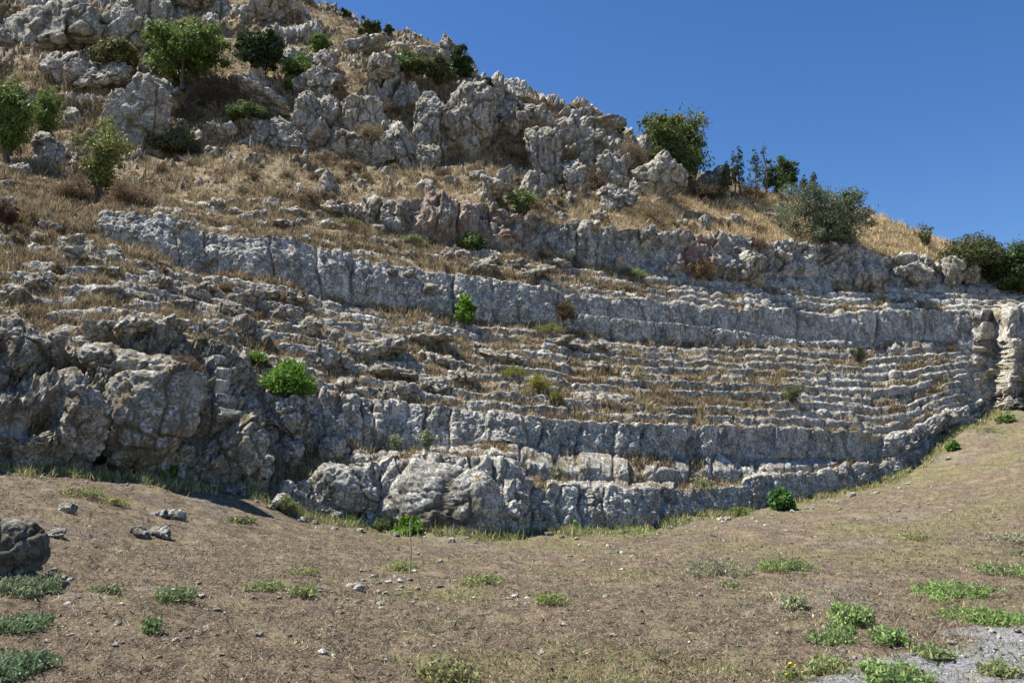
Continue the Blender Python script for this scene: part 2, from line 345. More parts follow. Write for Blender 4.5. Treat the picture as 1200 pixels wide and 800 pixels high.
disp_rock = am * (.9 * f1 * (.3 + .7 * wc) + .55 * f2) + am * (1.0 * (id1 - .5) * (.3 + .7 * wc) - 1.6 * cr1 * (.35 + .65 * wc)) + am * (.55 * (id2 - .5) - .5 * cr2) + am * .30 * (n_f - .6) + (.018 + .07 * am) * n_ff - (.01 + .14 * am) * pit
disp_crag = cg * (1.1 * f3 + .3 * f1 + .95 * (n_big - .4) + 1.35 * (id3 - .5) + .25 * (id1 - .5) - .6 * cr3 + .13 * n_f - .10 * pit)
disp_soil = .05 * fbm(p * 1.2, 3, 51) + .03 * n_ff * .6
lift = .05 + .10 * (1 - r) + .12 * np.clip(n_mid, 0, 1) * (1 - r)
disp = mkd * (disp_rock + disp_crag + lift) + (1 - mk) * disp_soil + .25 * n_mid * np.minimum(cg + .15, .5)
# keep the ground contact quiet
u = np.tile((X - 600) / F, NV)
PS = np.stack([vs(P[:, :, k], 9) for k in range(3)], -1)
du = np.gradient(PS, axis=1); dv = np.gradient(PS, axis=0)
nr_ = np.cross(du, dv); nr_ /= np.linalg.norm(nr_, axis=2)[:, :, None] + 1e-9
nr_[nr_[:, :, 1] > .3] *= -1
dirv = .8 * nr_.reshape(-1, 3) + .2 * np.stack([-u * .75, np.full(len(u), -.78), np.full(len(u), .62)], -1)
zn0 = np.array(zones)
# vertical joints between the blocks of every wall and row, and blocks lost to weather
joint = np.zeros((NV, NX)); blk = np.zeros((NV, NX)); lost = np.zeros((NV, NX)); jr = np.random.RandomState(31)
uz = list(dict.fromkeys(zones))
vpos = np.arange(NV)
for z_ in uz:
    if z_ in ('slope', 'crag', 'upper', 'back'): continue
    ii = np.where(zn0 == z_)[0]; tall = z_ in ('front', 'podium', 'wall', 'scarp')
    edges = [XA - 5.]
    while edges[-1] < XB + 5: edges.append(edges[-1] + (jr.uniform(26, 84) if z_ == 'wall' else jr.uniform(14, 52) if tall else jr.uniform(12, 60)))
    edges = np.array(edges); off = jr.uniform(-1, 1, len(edges)); ls = (jr.rand(len(edges)) < (.05 if tall else .27)) * 1.; jw = jr.uniform(.2, 1., len(edges)) * (jr.rand(len(edges)) < .75)
    V2 = np.repeat(ii, NX).astype(float); X2 = np.tile(X, len(ii))
    lean_ = 7 * perlin(np.stack([X2 * .012, V2 * .02, np.full(len(X2), 1.7)], -1), 14) + 1.3 * perlin(np.stack([X2 * .05, V2 * .12, np.full(len(X2), 1.7)], -1), 15)
    xw = X2 + lean_; k_ = np.clip(np.searchsorted(edges, xw) - 1, 0, len(edges) - 2)
    dl = xw - edges[k_]; dr = edges[k_ + 1] - xw
    j_ = np.maximum(jw[k_] * np.exp(-(dl / 1.5)**2), jw[k_ + 1] * np.exp(-(dr / 1.5)**2))
    rd = np.maximum(jw[k_] * np.exp(-(dl / 5)**2), jw[k_ + 1] * np.exp(-(dr / 5)**2))
    joint[ii] = j_.reshape(len(ii), NX); blk[ii] = (off[k_] * .5 - .45 * rd).reshape(len(ii), NX); lost[ii] = (X2 < 1120).reshape(len(ii), NX) * (ls[k_] * sstep(np.minimum(dl, dr), 0, 2)).reshape(len(ii), NX)
tallz = np.isin(zn0, ['front', 'podium', 'wall', 'scarp'])[:, None]
trd = np.zeros((NV, 1), bool)
jamp = np.where(tallz, np.where((zn0 == 'wall')[:, None], .14, .20), .075) * np.ones((1, NX)); jamp = vs(jamp, 2)
joint = vs(joint, 1); blk = vs(blk, 2); lost = vs(lost, 2)
strw = (sstep(np.tile(X, (NV, 1)), -50, 420) * .5 + .5) * (1 - .85 * sstep(np.tile(X, (NV, 1)), 1125, 1150))
side = np.stack([fbm(p * 1.5, 2, 61), np.zeros(len(p)), fbm(p * 1.5, 2, 62)], -1) * (mkd * (am * .35 + cg * .12))[:, None]
disp = disp + mk * ((blk - 1.0 * joint - 1.6 * lost) * jamp * strw).ravel()
foot = np.ones((NV, 1)); foot[:18, 0] = .2 + .8 * np.arange(18) / 18; foot = (foot * np.ones((1, NX))).ravel()
disp = disp * foot; side = side * foot[:, None]
p2 = p + dirv * disp[:, None] + side
PX = p2.reshape(NV, NX, 3)
# bury the foot
for k in range(6): PX[k, :, 2] = np.minimum(PX[k, :, 2], P[k, :, 2]) - .8 * (1 - k / 6)
# ragged clefts in the sheer end wall
zr = np.arange(NV); last = np.max(np.where(zn0 == 'wall')[0]); top_ = np.max(np.where(zn0 == 'urow4')[0])
wrow = np.where(zr <= last, 1., np.clip(1 - (zr - last) / (top_ - last), 0, 1)) * np.clip(zr / 30, .1, 1)
XX = np.tile(X, (NV, 1)); qn = np.stack([XX.ravel() * .03, np.repeat(zr * .035, NX), np.zeros(NV * NX)], -1)
wv = fbm(qn, 3, 57).reshape(NV, NX)
cv2 = np.interp(XX + 9 * wv, X, cove) * (.95 + .35 * perlin(qn * .8, 58).reshape(NV, NX)) * wrow[:, None]
cpos = np.array([0, 0, CAMZ]); PX = cpos + (PX - cpos) * (1 + cv2 / np.maximum(PX[:, :, 1], 5))[:, :, None]
soil = (1 - mk).reshape(NV, NX)
jcr = (mk * (joint * .95).ravel() * sstep(fbm(p * 1.3, 2, 47), -.35, .2)).reshape(NV, NX)
crack = (mk * np.clip(np.maximum(np.maximum(cr1 * (.3 + .7 * wc) * .95, cr2 * .5), cr3 * np.clip(cg * 3, 0, 1) * .8) * (.6 + .8 * (n_mid + .3)), 0, 1)).reshape(NV, NX)
crack = np.maximum(crack, jcr)
soil = np.clip(soil + vs(lost, 1) * (~tallz) * .8 * (n_mask.reshape(NV, NX) < .25), 0, 1)
moss_shade = (mk * MO.ravel() * sstep(fbm(p * .35, 2, 71) + .3, -.1, .4)).reshape(NV, NX)
zn = np.array(zones)
xx = np.tile(X, (NV, 1))
redm = np.zeros((NV, NX))
isc = (zn == 'scarp')[:, None]
redm += isc * (sstep(xx, 470, 500) * (1 - sstep(xx, 600, 650)) * .6 + sstep(xx, 780, 800) * (1 - sstep(xx, 820, 850)) * .8)
redm = np.clip(redm, 0, 1)
# leafy mossy dark crust on the shaded boulders to the left
moss_shade += mk.reshape(NV, NX) * np.isin(zn, ['front', 'podium'])[:, None] * (1 - sstep(xx, 120, 330)) * .5
moss_shade += mk.reshape(NV, NX) * sstep(xx, 1135, 1160) * (zr <= top_)[:, None] * .2  # tones down the right end wall, shade painted into its colour
moss_shade = np.clip(moss_shade, 0, 1)
IDX = np.arange(NV * NX).reshape(NV, NX)
qv = np.stack([IDX[:-1, :-1], IDX[:-1, 1:], IDX[1:, 1:], IDX[1:, :-1]], -1)   # (NV-1,NX-1,4)
wob = (X[:-1][None, :] + 14 * perlin(np.stack([np.tile(X[:-1] * .02, NV - 1), np.repeat(np.arange(NV - 1) * .05, NX - 1), np.zeros((NV - 1) * (NX - 1))], -1), 9).reshape(NV - 1, NX - 1))
used = np.zeros((NV - 1, NX - 1), bool)
def cut(name, zsel, x0, x1, parent=None):
    global used
    zm = np.isin(zn[:-1], zsel)[:, None]
    m = zm & (wob >= x0) & (wob < x1) & ~used
    used |= m
    q = qv[m]
    ids, inv = np.unique(q, return_inverse=True)
    V = PX.reshape(-1, 3)[ids]
    org = np.zeros(3)
    if parent is not None: org = np.array(parent.location)
    at = dict(soil=soil.ravel()[ids], crack=crack.ravel()[ids], moss=moss_shade.ravel()[ids], red=redm.ravel()[ids])
    return mesh(name, V - org, inv.reshape(-1, 4), M_ROCK, parent, at)
# the theatre: one thing, its courses and rows are the parts
th = empty('rock_cut_theatre', tuple(np.round(G[NX // 2 + 50], 2)))
tag(th, 'ancient theatre with curved rows of weathered seats cut into the grey limestone hillside', 'theatre')
tag(cut('front_wall', ['front'], 330, 1400, th), 'lowest rock wall standing at the edge of the grass')
cut('bench', ['bench0', 'bench1'], 330, 1400, th)
tag(cut('podium_wall', ['podium', 'row0'], 300, 1145, th), 'straight dark-jointed wall of blocks under the seat rows')
for k in range(1, 11): cut('seat_row', [f'row{k}'], 235 - 8 * k, 1145, th)
tag(cut('terrace_wall', ['wall', 'urow0'], 112, 1145, th), 'tall smooth rock wall crossing the theatre between the seat blocks')
for k in range(1, 5): cut('seat_row', [f'urow{k}'], 640, 1150, th)
tag(cut('rock_outcrop', ['front', 'bench0', 'bench1', 'podium', 'row0'], -200, 330), 'massive dark mossy boulder wall at the left end of the lowest terrace', 'rock outcrop')
tag(cut('cliff', ['front', 'bench0', 'bench1', 'podium', 'row0', 'row1', 'row2', 'row3', 'row4', 'row5', 'row6', 'row7', 'row8', 'row9', 'row10', 'wall', 'urow0'], 1145, 1400), 'sheer limestone end wall with dark coves at the right edge of the theatre', 'cliff')
tag(cut('rock_scarp', ['scarp'], 455, 655), 'reddish brown rock scarp below the middle of the grassy slope', 'rock scarp')
tag(cut('rock_scarp', ['scarp'], 655, 890), 'grey blocky scarp with an ochre hollow, directly above the upper seat rows', 'rock scarp')
tag(cut('rock_scarp', ['scarp'], 890, 1165), 'pale broken scarp below the round olive tree', 'rock scarp')
tag(cut('limestone_crag', ['crag'], -200, 95), 'dark crag behind the leafy bushes at the left edge', 'crag')
tag(cut('limestone_crag', ['crag'], 95, 215), 'grey split crag under the broad green tree', 'crag')
tag(cut('limestone_crag', ['crag'], 270, 415), 'pale crag with a slanting slab on its left shoulder', 'crag')
tag(cut('limestone_crag', ['crag'], 415, 560), 'fluted pale crag left of the highest cliff on the middle skyline', 'crag')
tag(cut('limestone_crag', ['crag'], 560, 675), 'highest pale cliff on the middle skyline', 'crag')
tag(cut('limestone_crag', ['crag'], 675, 765), 'jagged crag just left of the round skyline tree', 'crag')
tag(cut('hillside', list(set(zones)), -500, 2000), kind='structure')
# the hill goes on beyond both sides of the view
for col, sg in ((0, -1), (NX - 1, 1)):
    e = PX[::3, col]; sl = soil[::3, col]; st_ = np.concatenate([[0], np.cumsum(.35 * 1.09 ** np.arange(44))]); cols_ = []
    for k, t in enumerate(st_):
        qq = e + np.array([sg * t, .22 * t if sg > 0 else -.1 * t, 0]); a_ = min(1, t / 2)
        dq = fbm(qq * .35, 4, 88) * .7 * a_ + ridged(qq * 1.1, 3, 89) * .18 * a_
        qq = qq + np.stack([np.zeros(len(e)), -.8 * dq, .6 * dq], -1); qq[:, 2] = np.maximum(qq[:, 2] * (1 - .004 * t * (sg > 0)), -1); cols_.append(qq)
    G_ = np.stack(cols_, 1); ne_, nk = G_.shape[:2]; ig = np.arange(ne_ * nk).reshape(ne_, nk)
    fq = np.stack([ig[:-1, :-1], ig[:-1, 1:], ig[1:, 1:], ig[1:, :-1]], -1).reshape(-1, 4)
    if sg < 0: fq = fq[:, ::-1]
    so = np.clip(np.repeat(sl[:, None], nk, 1) * .5 + .5 * sstep(fbm(G_.reshape(-1, 3) * .5, 3, 90).reshape(ne_, nk), -.3, .2), 0, 1)
    tag(mesh('hillside', G_.reshape(-1, 3), fq, M_ROCK, attrs=dict(soil=so.ravel())), kind='structure')
# ------------------------------------------------------------------ ground
gp = [(*G[int(x - XA)][:2], G[int(x - XA)][2]) for x in (-80, 0, 120, 200, 260, 300, 340, 400, 480, 600, 700, 800, 900, 1000, 1060, 1090, 1110, 1140, 1160, 1185, 1230, 1280)]
gp += [(-3.6, 6, .16), (-5.5, 8.6, .55), (-3, 9, .16), (0, 6, 0), (0, 12, 0), (-3, 13, .1), (4, 6, 0), (8, 12, .05), (7, 19, .08), (13, 20, .5), (11, 27, .45), (20, 30, 2.0), (-7.5, 12, 1.1), (0, 0, 0), (0, -10, 0), (20, -10, 0), (-20, -10, .5), (20, 8, .6), (30, 20, 2.4), (-20, 6, 1.5), (40, -20, 0), (-40, -20, 0), (32, 36, 4.6), (-20, 16, 3)]
gp = np.array(gp)
def kern(r): return np.where(r > 1e-6, r * r * np.log(np.maximum(r, 1e-6)), 0)
n = len(gp); Kk = kern(np.linalg.norm(gp[:, None, :2] - gp[None, :, :2], axis=2)); Kk += np.eye(n) * .05
Pm = np.c_[np.ones(n), gp[:, :2]]
sol = np.linalg.solve(np.block([[Kk, Pm], [Pm.T, np.zeros((3, 3))]]), np.r_[gp[:, 2], np.zeros(3)])
def gh(x, y):
    x = np.asarray(x, float); y = np.asarray(y, float); o = sol[n] + sol[n + 1] * x + sol[n + 2] * y
    for i in range(n): o = o + sol[i] * kern(np.hypot(x - gp[i, 0], y - gp[i, 1]))
    return np.clip(o, -.3, 9)
def gz(x, y):
    q = np.stack([np.ravel(x), np.ravel(y), np.zeros(np.size(x))], -1)
    return gh(x, y) + (.09 * fbm(q * .5, 3, 81) + .03 * fbm(q * 2.2, 3, 82)).reshape(np.shape(x))
NU, ND = 900, 620
pxs = np.linspace(-100, 1300, NU); ext = np.linspace(25, 1500, 60)
pxs = np.concatenate([-100 - ext[::-1], pxs, 1300 + ext]); NU = len(pxs)
dend = np.interp(pxs, X, PX[3, :, 1] + .35); dst = np.full(NU, 3.0)
tt = np.linspace(0, 1, ND)[:, None]
inv = 1 / dst * (1 - tt) + 1 / dend * tt
D = 1 / inv
D = D * .6 + (dst * (dend / dst)**tt) * .4
gx = (pxs - 600)[None, :] / F / (CS) * D * 1.02; gyv = D
z = gz(gx, gyv)
q = np.stack([gx.ravel(), gyv.ravel(), np.zeros(gx.size)], -1)
z = z + (.010 * fbm(q * 9, 3, 83)).reshape(z.shape)
GV = np.stack([gx, gyv, z], -1)
gpx, gpy = project(GV)
dist_wall = (dend[None, :] - .35) - gyv
green = np.clip(.9 * (1 - sstep(dist_wall, .3, 3.2)) * sstep(gpx, 330, 430) + .9 * sstep(fbm(q * .35, 3, 91).reshape(z.shape) + .0006 * (gpx - 650), .12, .45), 0, 1)
green *= 1 - .6 * (1 - sstep(gpx, 200, 420))
gravel = np.clip(sstep(fbm(q * .8, 3, 92).reshape(z.shape) * .8 + (gpx - 1110) / 160 + (gpy - 745) / 60, 0, .6) + .12 * sstep(fbm(q * .5, 3, 93).reshape(z.shape), .38, .6), 0, 1)
gi = np.arange(NU * ND).reshape(ND, NU)
gq = np.stack([gi[:-1, :-1], gi[:-1, 1:], gi[1:, 1:], gi[1:, :-1]], -1).reshape(-1, 4)
tag(mesh('ground', GV.reshape(-1, 3), gq, M_GROUND, attrs=dict(green=green.ravel(), gravel=gravel.ravel())), kind='structure')
cx, cy = np.meshgrid(np.arange(-60, 61, 1.0), np.arange(-60, 45, 1.0))
cz = gh(cx, cy) - .22 - .2 * sstep(np.hypot(cx, cy), 30, 60)
cpx = 600 + F * cx / np.maximum(cy, .1) * CS
lim = np.interp(cpx, X, dG)
ci = np.arange(cx.size).reshape(cx.shape); cqm = ~((cy > lim - .5) & (cy > 0))
fm = (cqm[:-1, :-1] & cqm[1:, 1:] & cqm[1:, :-1] & cqm[:-1, 1:])
cq = np.stack([ci[:-1, :-1], ci[:-1, 1:], ci[1:, 1:], ci[1:, :-1]], -1)[fm]
tag(mesh('ground', np.stack([cx, cy, cz], -1).reshape(-1, 3), cq, M_GROUND), kind='structure')
tag(mesh('ground', np.array([[-900, -900, -.6], [900, -900, -.6], [900, 1200, -.6], [-900, 1200, -.6]]), np.array([[0, 1, 2, 3]]), M_GROUND), kind='structure')
# ------------------------------------------------------------------ find the surface under a place in the view
SPX, SPY = project(PX)
def hit(px, py):
    """nearest point of the built surface seen at a place of the photograph"""
    c = int(round(px - XA)); gyc = np.interp(px, X, yG)
    best = None
    for dc in (0,):
        col = SPY[1:, c + dc]; dd = PX[1:, c + dc, 1]
        s = (col[:-1] - py) * (col[1:] - py) <= 0
        w = np.where(s)[0]
        if len(w):
            k = w[np.argmin(dd[w])]; best = PX[1 + k, c + dc].copy()
    cg_ = int(np.argmin(np.abs(pxs - px))); g = gpy[:, cg_]
    w = np.where((g[:-1] - py) * (g[1:] - py) <= 0)[0]
    if len(w):
        b2 = GV[w[0], cg_]
        if best is None or b2[1] < best[1]: best = b2.copy()
    if best is None: best = ray(px, py, np.interp(px, X, dS))
    return best
def ppm(d): return F / d * .99    # photograph pixels per metre at a distance
# ------------------------------------------------------------------ rocks
_ico = {}
def ico(sub):
    if sub in _ico: return _ico[sub]
    import bmesh
    bm = bmesh.new(); bmesh.ops.create_icosphere(bm, subdivisions=sub, radius=1)
    v = np.array([x.co[:] for x in bm.verts]); f = np.array([[y.index for y in x.verts] for x in bm.faces]); bm.free()
    _ico[sub] = (v, f); return _ico[sub]
def rock(name, loc, size, label, cat='rock', sub=5, seed=0, group=None, rough=1., cell=.9, moss=.2, tilt=0., parent=None, red=0., dark=0.):
    v, f = ico(sub); rs = np.random.RandomState(seed + 100); v = v.copy()
    v = np.sign(v) * np.abs(v)**.75; 
    for k in range(9):
        nn = rs.normal(size=3); nn /= np.linalg.norm(nn); h = rs.uniform(.5, .85)
        v -= np.maximum(v @ nn - h, 0)[:, None] * nn * .92
    sx, sy, sz = size; V = v * np.array([sx, sy, sz]) * .62
    mn = min(size); off = rs.rand(3) * 50
    q = (V + off).astype(np.float32)
    nrm = v / np.linalg.norm(v, axis=1)[:, None]
    cl = cell * max(mn, .25)
    w = np.stack([fbm(q / cl * .8, 2, 1), fbm(q / cl * .8, 2, 2), fbm(q / cl * .8, 2, 3)], -1) * cl * .3
    tl, e, idr = worley((q + w) / np.array([cl * .8, cl, cl * 1.15]), 3)
    cr = 1 - sstep(e, 0, .12)
    d = cl * rough * (.16 * (idr - .5) + .30 * tl - .10 * cr) + mn * rough * (.10 * fbm(q / mn * 1.5, 3, 5) + .05 * (ridged(q / mn * 3.5, 3, 6) - .5)) + .035 * fbm(q * 5, 3, 9) * min(1, mn * 2) - .05 * sstep(ridged(q * 3.1, 3, 8), .9, 1.5) * min(1, mn * 1.5)
    V = V + nrm * d[:, None]
    if tilt:
        c, s_ = math.cos(tilt), math.sin(tilt); V = np.stack([V[:, 0] * c - V[:, 2] * s_, V[:, 1], V[:, 0] * s_ + V[:, 2] * c], -1)
    o = mesh(name, V, f, M_ROCK, parent, dict(crack=np.maximum(cr * .8, dark * sstep(fbm(q * 2., 3, 12), -.5, .1)), moss=np.full(len(V), moss), red=np.full(len(V), red)))
    o.location = loc
    tag(o, label, cat, group); return o
def rock_at(px, py, w, h, label, deep=.7, name='limestone_rock', **kw):
    """px,py: foot of the rock; w,h in photograph pixels"""
    b = hit(px, py); s = ppm(b[1]); W, H = w / s, h / s
    return rock(name, (b[0], b[1] + W * deep * .12, b[2] + H * .36), (W, max(W * deep, H * .5), H * 1.12), label, **kw)
OUT = [  # crags and boulders of the upper hill: px, foot y, width, height, tilt, label
 (160,168,60,78,.1,'upright grey boulder split by a deep cleft, under the left of the broad green tree'),
 (57,190,34,34,0,'pale squat boulder at the foot of the left crag beside the yellow-green sapling'),
 (118,98,60,30,-.1,'long grey ledge block left of the broad green tree near the top left'),
 (70,92,44,34,.1,'rounded grey block on the ledge above the left edge bushes'),
 (310,122,88,22,.42,'long pale slab slanting up to the right above the brown bush'),
 (302,160,34,40,.35,'leaning pale block at the left foot of the slab'),
 (335,175,38,42,.1,'broad pale boulder between the leaning block and the tall fluted boulder'),
 (362,170,30,62,.05,'tall fluted boulder beside the dark cleft in the middle crag'),
 (372,102,42,26,0,'smooth pale knob on top of the middle crag'),
 (425,140,40,36,0,'square pale block right of the dark cleft'),
 (412,182,40,32,.1,'low pale block at the foot of the square block'),
 (452,190,22,40,.2,'narrow upright fin of rock in front of the fluted crag'),
 (470,188,26,52,-.2,'tall narrow fin right of the smaller upright fin'),
 (497,170,26,60,.15,'white pointed fin in the middle of the fluted crag'),
 (520,160,42,44,-.25,'big pale boulder with an orange scar on its face'),
 (500,194,30,28,0,'small boulder at the foot of the white pointed fin'),
 (548,150,46,54,.1,'rough grey boulder left of the highest cliff'),
 (600,145,52,36,.1,'broad grey block high on the middle cliff'),
 (636,208,40,56,.05,'bright white buttress below the highest cliff'),
 (675,222,26,44,-.15,'pale upright rock right of the bright white buttress'),
 (692,170,34,22,.1,'grey block on the ridge left of the round skyline tree'),
 (718,222,34,44,-.45,'pale rock leaning right below the jagged crag'),
 (752,190,30,30,-.3,'pale block at the foot of the round skyline tree'),
 (765,222,62,34,-.55,'long pale slab slanting down to the right under the round skyline tree'),
 (727,243,36,30,0,'rounded white boulder alone on the grass below the slanting slab'),
 (622,228,26,34,.1,'knobbly white boulder alone on the grass below the white buttress'),
 (575,228,30,22,0,'small mossy boulder above the reddish scarp'),
 (592,212,14,22,.2,'thin upright stone above the reddish scarp'),
 (838,218,38,20,-.3,'grey layered rock on the skyline right of the round tree'),
 (850,208,22,12,-.2,'small flat rock on the skyline left of the spindly shoots'),
 (704,146,40,14,-.1,'flat grey rocks on the ridge under the two tiny bushes'),
 (1113,330,30,32,.1,'bright white boulder at the right end of the top scarp'),
 (1133,326,20,20,-.2,'smaller white boulder against the bright white boulder'),
 (1070,330,34,28,.3,'sloping pale boulder in the right part of the top scarp'),
 (1010,332,40,28,.15,'sloping white boulder in the top scarp below the olive tree'),
 (866,322,48,46,0,'big square grey block of the scarp left of the olive tree'),
 (525,82,26,46,-.25,'tall grey rock under the dark skyline bush'),
 (425,60,44,20,-.15,'grey rock on the high slope below the dark skyline bushes'),
 (443,82,30,18,-.3,'dark edged rock above the fluted crag'),
 (230,8,60,26,0,'grey cliff block at the top edge above the broad green tree'),
 (170,45,80,50,.1,'big dark crag block at the top left behind the broad green tree'),
 (60,50,90,52,-.1,'dark crag block in the top left corner'),
 (345,74,30,20,.2,'pale rock beside the light green bush on the upper slope'),
 (375,80,28,22,-.5,'grey rock right of the light green bush on the upper slope'),
 (310,18,60,30,-.4,'dark slanting crag on the upper skyline edge'),
]
rocks_named = []
for i, (px, py, w, h, tl, lb) in enumerate(OUT):
    o = rock_at(px, py + 3, w * 1.12, h * 1.12, lb, name='limestone_boulder', cat='boulder', sub=6 if w * h > 1000 else 5, seed=i, tilt=-tl, moss=.3, cell=.62 if w * h < 1500 else .5, rough=1., red=0.35 if 'orange' in lb else 0)
    rocks_named.append((px, py - h / 2))
# boulders of the lowest terrace
LOW = [
 (172,520,115,92,.0,'largest bulging boulder in the dark wall at the left of the lowest terrace'),
 (140,440,110,34,.15,'long boulder capping the dark wall at the left'),
 (75,525,56,95,.1,'upright dark boulder left of the bulging boulder'),
 (215,556,52,34,-.1,'small dark block under the bulging boulder'),
 (20,430,50,60,0,'pale topped boulder at the left edge above the dark wall'),
 (267,545,60,60,.35,'slanting dark slab between the bulging boulder and the front wall'),
 (335,502,50,44,0,'pale knobbed boulder below the bright green shrub'),
 (520,622,150,78,0,'huge rounded grey boulder forming the nearest part of the front wall'),
 (592,622,46,60,-.05,'smooth round-nosed boulder at the right end of the huge grey boulder'),
 (420,600,100,46,.3,'pale ribbed rock sloping down to the left of the huge grey boulder'),
 (385,600,26,18,0,'small block in the grass at the left foot of the front wall'),
 (340,596,26,18,0,'low pale stone beside the yellow-green tuft at the left foot of the front wall'),
 (388,534,34,22,0,'rough block on the grassy ledge below the podium wall'),
 (340,540,30,24,0,'rough stone at the left end of the grassy ledge'),
 (294,556,28,26,.2,'tilted stone between the dark wall and the grassy ledge'),
 (293,576,24,14,0,'lowest stone of the rubble left of the ribbed rock'),
 (10,668,110,84,0,'dark mossy boulder hung with dead grass at the left edge of the foreground'),
 (213,606,34,11,0,'flat topped stone on the brown ground left of the front wall'),
 (205,628,24,14,0,'darker of two low stones in front of the flat topped stone'),
 (183,626,20,12,0,'rounder of two low stones in front of the flat topped stone'),
 (100,598,18,10,0,'small grey stone on the brown bank below the dark wall'),
 (88,628,24,9,0,'pale crumbly stone right of the dark mossy foreground boulder'),
 (428,690,18,9,0,'grey angular stone beside the white pebbles in the foreground'),
 (485,621,20,9,0,'little stone at the foot of the leafy plant under the front wall'),
]
for i, (px, py, w, h, tl, lb) in enumerate(LOW):
    big = w * h > 3000
    ob_ = rock_at(px, py, w, h, lb, deep=.42 if big else .7, name='limestone_boulder' if w > 40 else 'stone', cat='boulder' if w > 40 else 'stone', sub=6 if w * h > 1200 else 5, seed=300 + i, tilt=-tl, dark=.85 if px < 60 and py > 600 else 0., moss=.1 if px < 60 and py > 600 else .4 if px < 300 and py < 560 else .1, cell=1.3 if big else .7, rough=.45 if big else 1.1)
    ob_.location.z -= (.24 if px < 60 and py > 600 else .02)
    rocks_named.append((px, py - h / 2))
# ------------------------------------------------------------------ landmarks for labels
LM = [(215,50,'the broad green tree'), (787,165,'the round skyline tree'), (965,245,'the round olive tree'), (118,195,'the yellow-green sapling'), (543,367,'the bright green sapling on the seats'),
      (335,437,'the bright green dense shrub'), (640,455,'the yellow fennel clump'), (487,640,'the tall thistle'), (30,620,'the dark mossy foreground boulder'), (560,262,'the reddish scarp'),
      (520,585,'the huge grey front boulder'), (900,585,'the dark leafy wall plant'), (1085,685,'the long right weed patch'), (1000,740,'the lower right weeds'), (213,600,'the flat topped stone'),
      (65,725,'the round grey-green weed'), (905,785,'the yellow flowers'), (175,460,'the bulging dark boulder'), (1113,318,'the bright white scarp boulder'), (1008,415,'the dark green tuft on the seats'),
      (727,232,'the rounded white boulder'), (165,270,'the tall terrace wall start'), (640,360,'the smooth terrace wall end'), (695,700,'the small mid-foreground weed'), (360,105,'the middle crag')]
_used = {}
ORX = ['eleventh nearest', 'twelfth nearest', 'thirteenth nearest', 'fourteenth nearest', 'fifteenth nearest', 'sixteenth nearest', 'seventeenth nearest', 'eighteenth nearest', 'nineteenth nearest', 'twentieth nearest']
ORD = ['nearest', 'second nearest', 'third nearest', 'fourth nearest', 'fifth nearest', 'sixth nearest', 'seventh nearest', 'eighth nearest', 'ninth nearest', 'tenth nearest']
def place_labels(items, what, group, adj=None):
    """items: (obj, px, py, word). Each label names the nearest landmark, the side and the rank of closeness."""
    bk = {}
    for o, px, py, w in items:
        d = [math.hypot(px - a, (py - b_) * 1.2) for a, b_, _ in LM]; k = int(np.argmin(d)); a, b_, nm = LM[k]
        dx, dy = px - a, py - b_
        side = ('right of' if dx > 0 else 'left of') if abs(dx) > abs(dy) else ('below' if dy > 0 else 'above')
        bk.setdefault((w, side, nm), []).append((d[k], o))
    for (w, side, nm), L in bk.items():
        L.sort(key=lambda t: t[0])
        for i, (_, o) in enumerate(L):
            rk = '' if len(L) == 1 else (ORD[i] if i < len(ORD) else ORX[i - 10] if i < 20 else f'{i+1}th nearest') + ' '
            o['label'] = f'{rk}{w} {side} {nm}'
            o['category'] = what; o['group'] = group
# hillside stones standing in the grass: the photograph's own small rocks
SM = [(8,235,16,8),(60,268,20,10),(85,300,22,12),(45,335,34,16),(20,350,30,18),(130,318,22,12),(165,310,20,10),(185,335,26,14),(130,345,34,16),(170,350,30,12),(225,345,24,14),(120,392,50,24),(150,386,40,18),(230,390,26,16),
 (240,305,16,10),(255,240,18,10),(275,250,22,10),(300,255,28,12),(330,262,30,10),(345,252,26,12),(295,240,16,10),(212,270,14,16),(385,222,18,26),(408,250,26,14),(432,252,20,30),(375,205,14,12),(352,192,18,14),(296,188,14,12),(262,160,24,20),(250,180,20,12),(235,162,16,14),
 (440,268,18,8),(470,255,14,26),(425,215,12,10),(395,245,30,14),(455,205,12,10),(500,222,18,14),(530,215,14,12),(560,210,18,12),(610,205,12,10),(650,232,14,12),(668,240,14,14),(700,255,20,14),(690,262,16,10),(675,262,14,12),(655,255,12,10),(640,245,12,10),
 (745,238,12,10),(770,240,14,10),(825,265,14,16),(800,262,12,8),(860,262,18,12),(868,262,12,12),(480,300,14,10),(505,305,16,10),(520,300,18,10),(545,302,20,10),(575,308,16,8),(600,310,26,8),(560,318,40,10),(620,322,40,10),(640,318,30,10),(655,312,24,10),(480,322,14,8),(455,320,14,10),
 (250,395,40,18),(284,388,26,20),(310,400,20,12),(330,370,30,12),(360,385,30,14),(400,400,40,14),(372,425,30,20),(395,425,28,18),(420,420,40,18),(445,412,50,14),(455,440,60,14),(400,455,26,14),(450,462,26,14),(475,460,30,14),(510,455,40,16),(562,412,24,12),(590,420,50,12),(520,425,50,12),(500,400,60,12),(545,445,30,14),(700,430,24,10),(680,410,30,8),(655,400,30,8),(700,405,24,8),(500,340,20,10),(240,340,30,12),(285,350,34,14),(310,345,30,10),(345,352,26,12),(330,385,26,14),(270,365,40,12),(195,380,30,12),(215,360,26,12),(90,280,14,8),(140,270,12,8),(20,200,20,14),(10,215,16,8),(215,150,18,14),(85,145,22,22),(390,140,14,20),(560,95,18,12),(480,80,16,10),(500,60,20,10),(470,55,18,8),(455,45,16,8)]
items = []
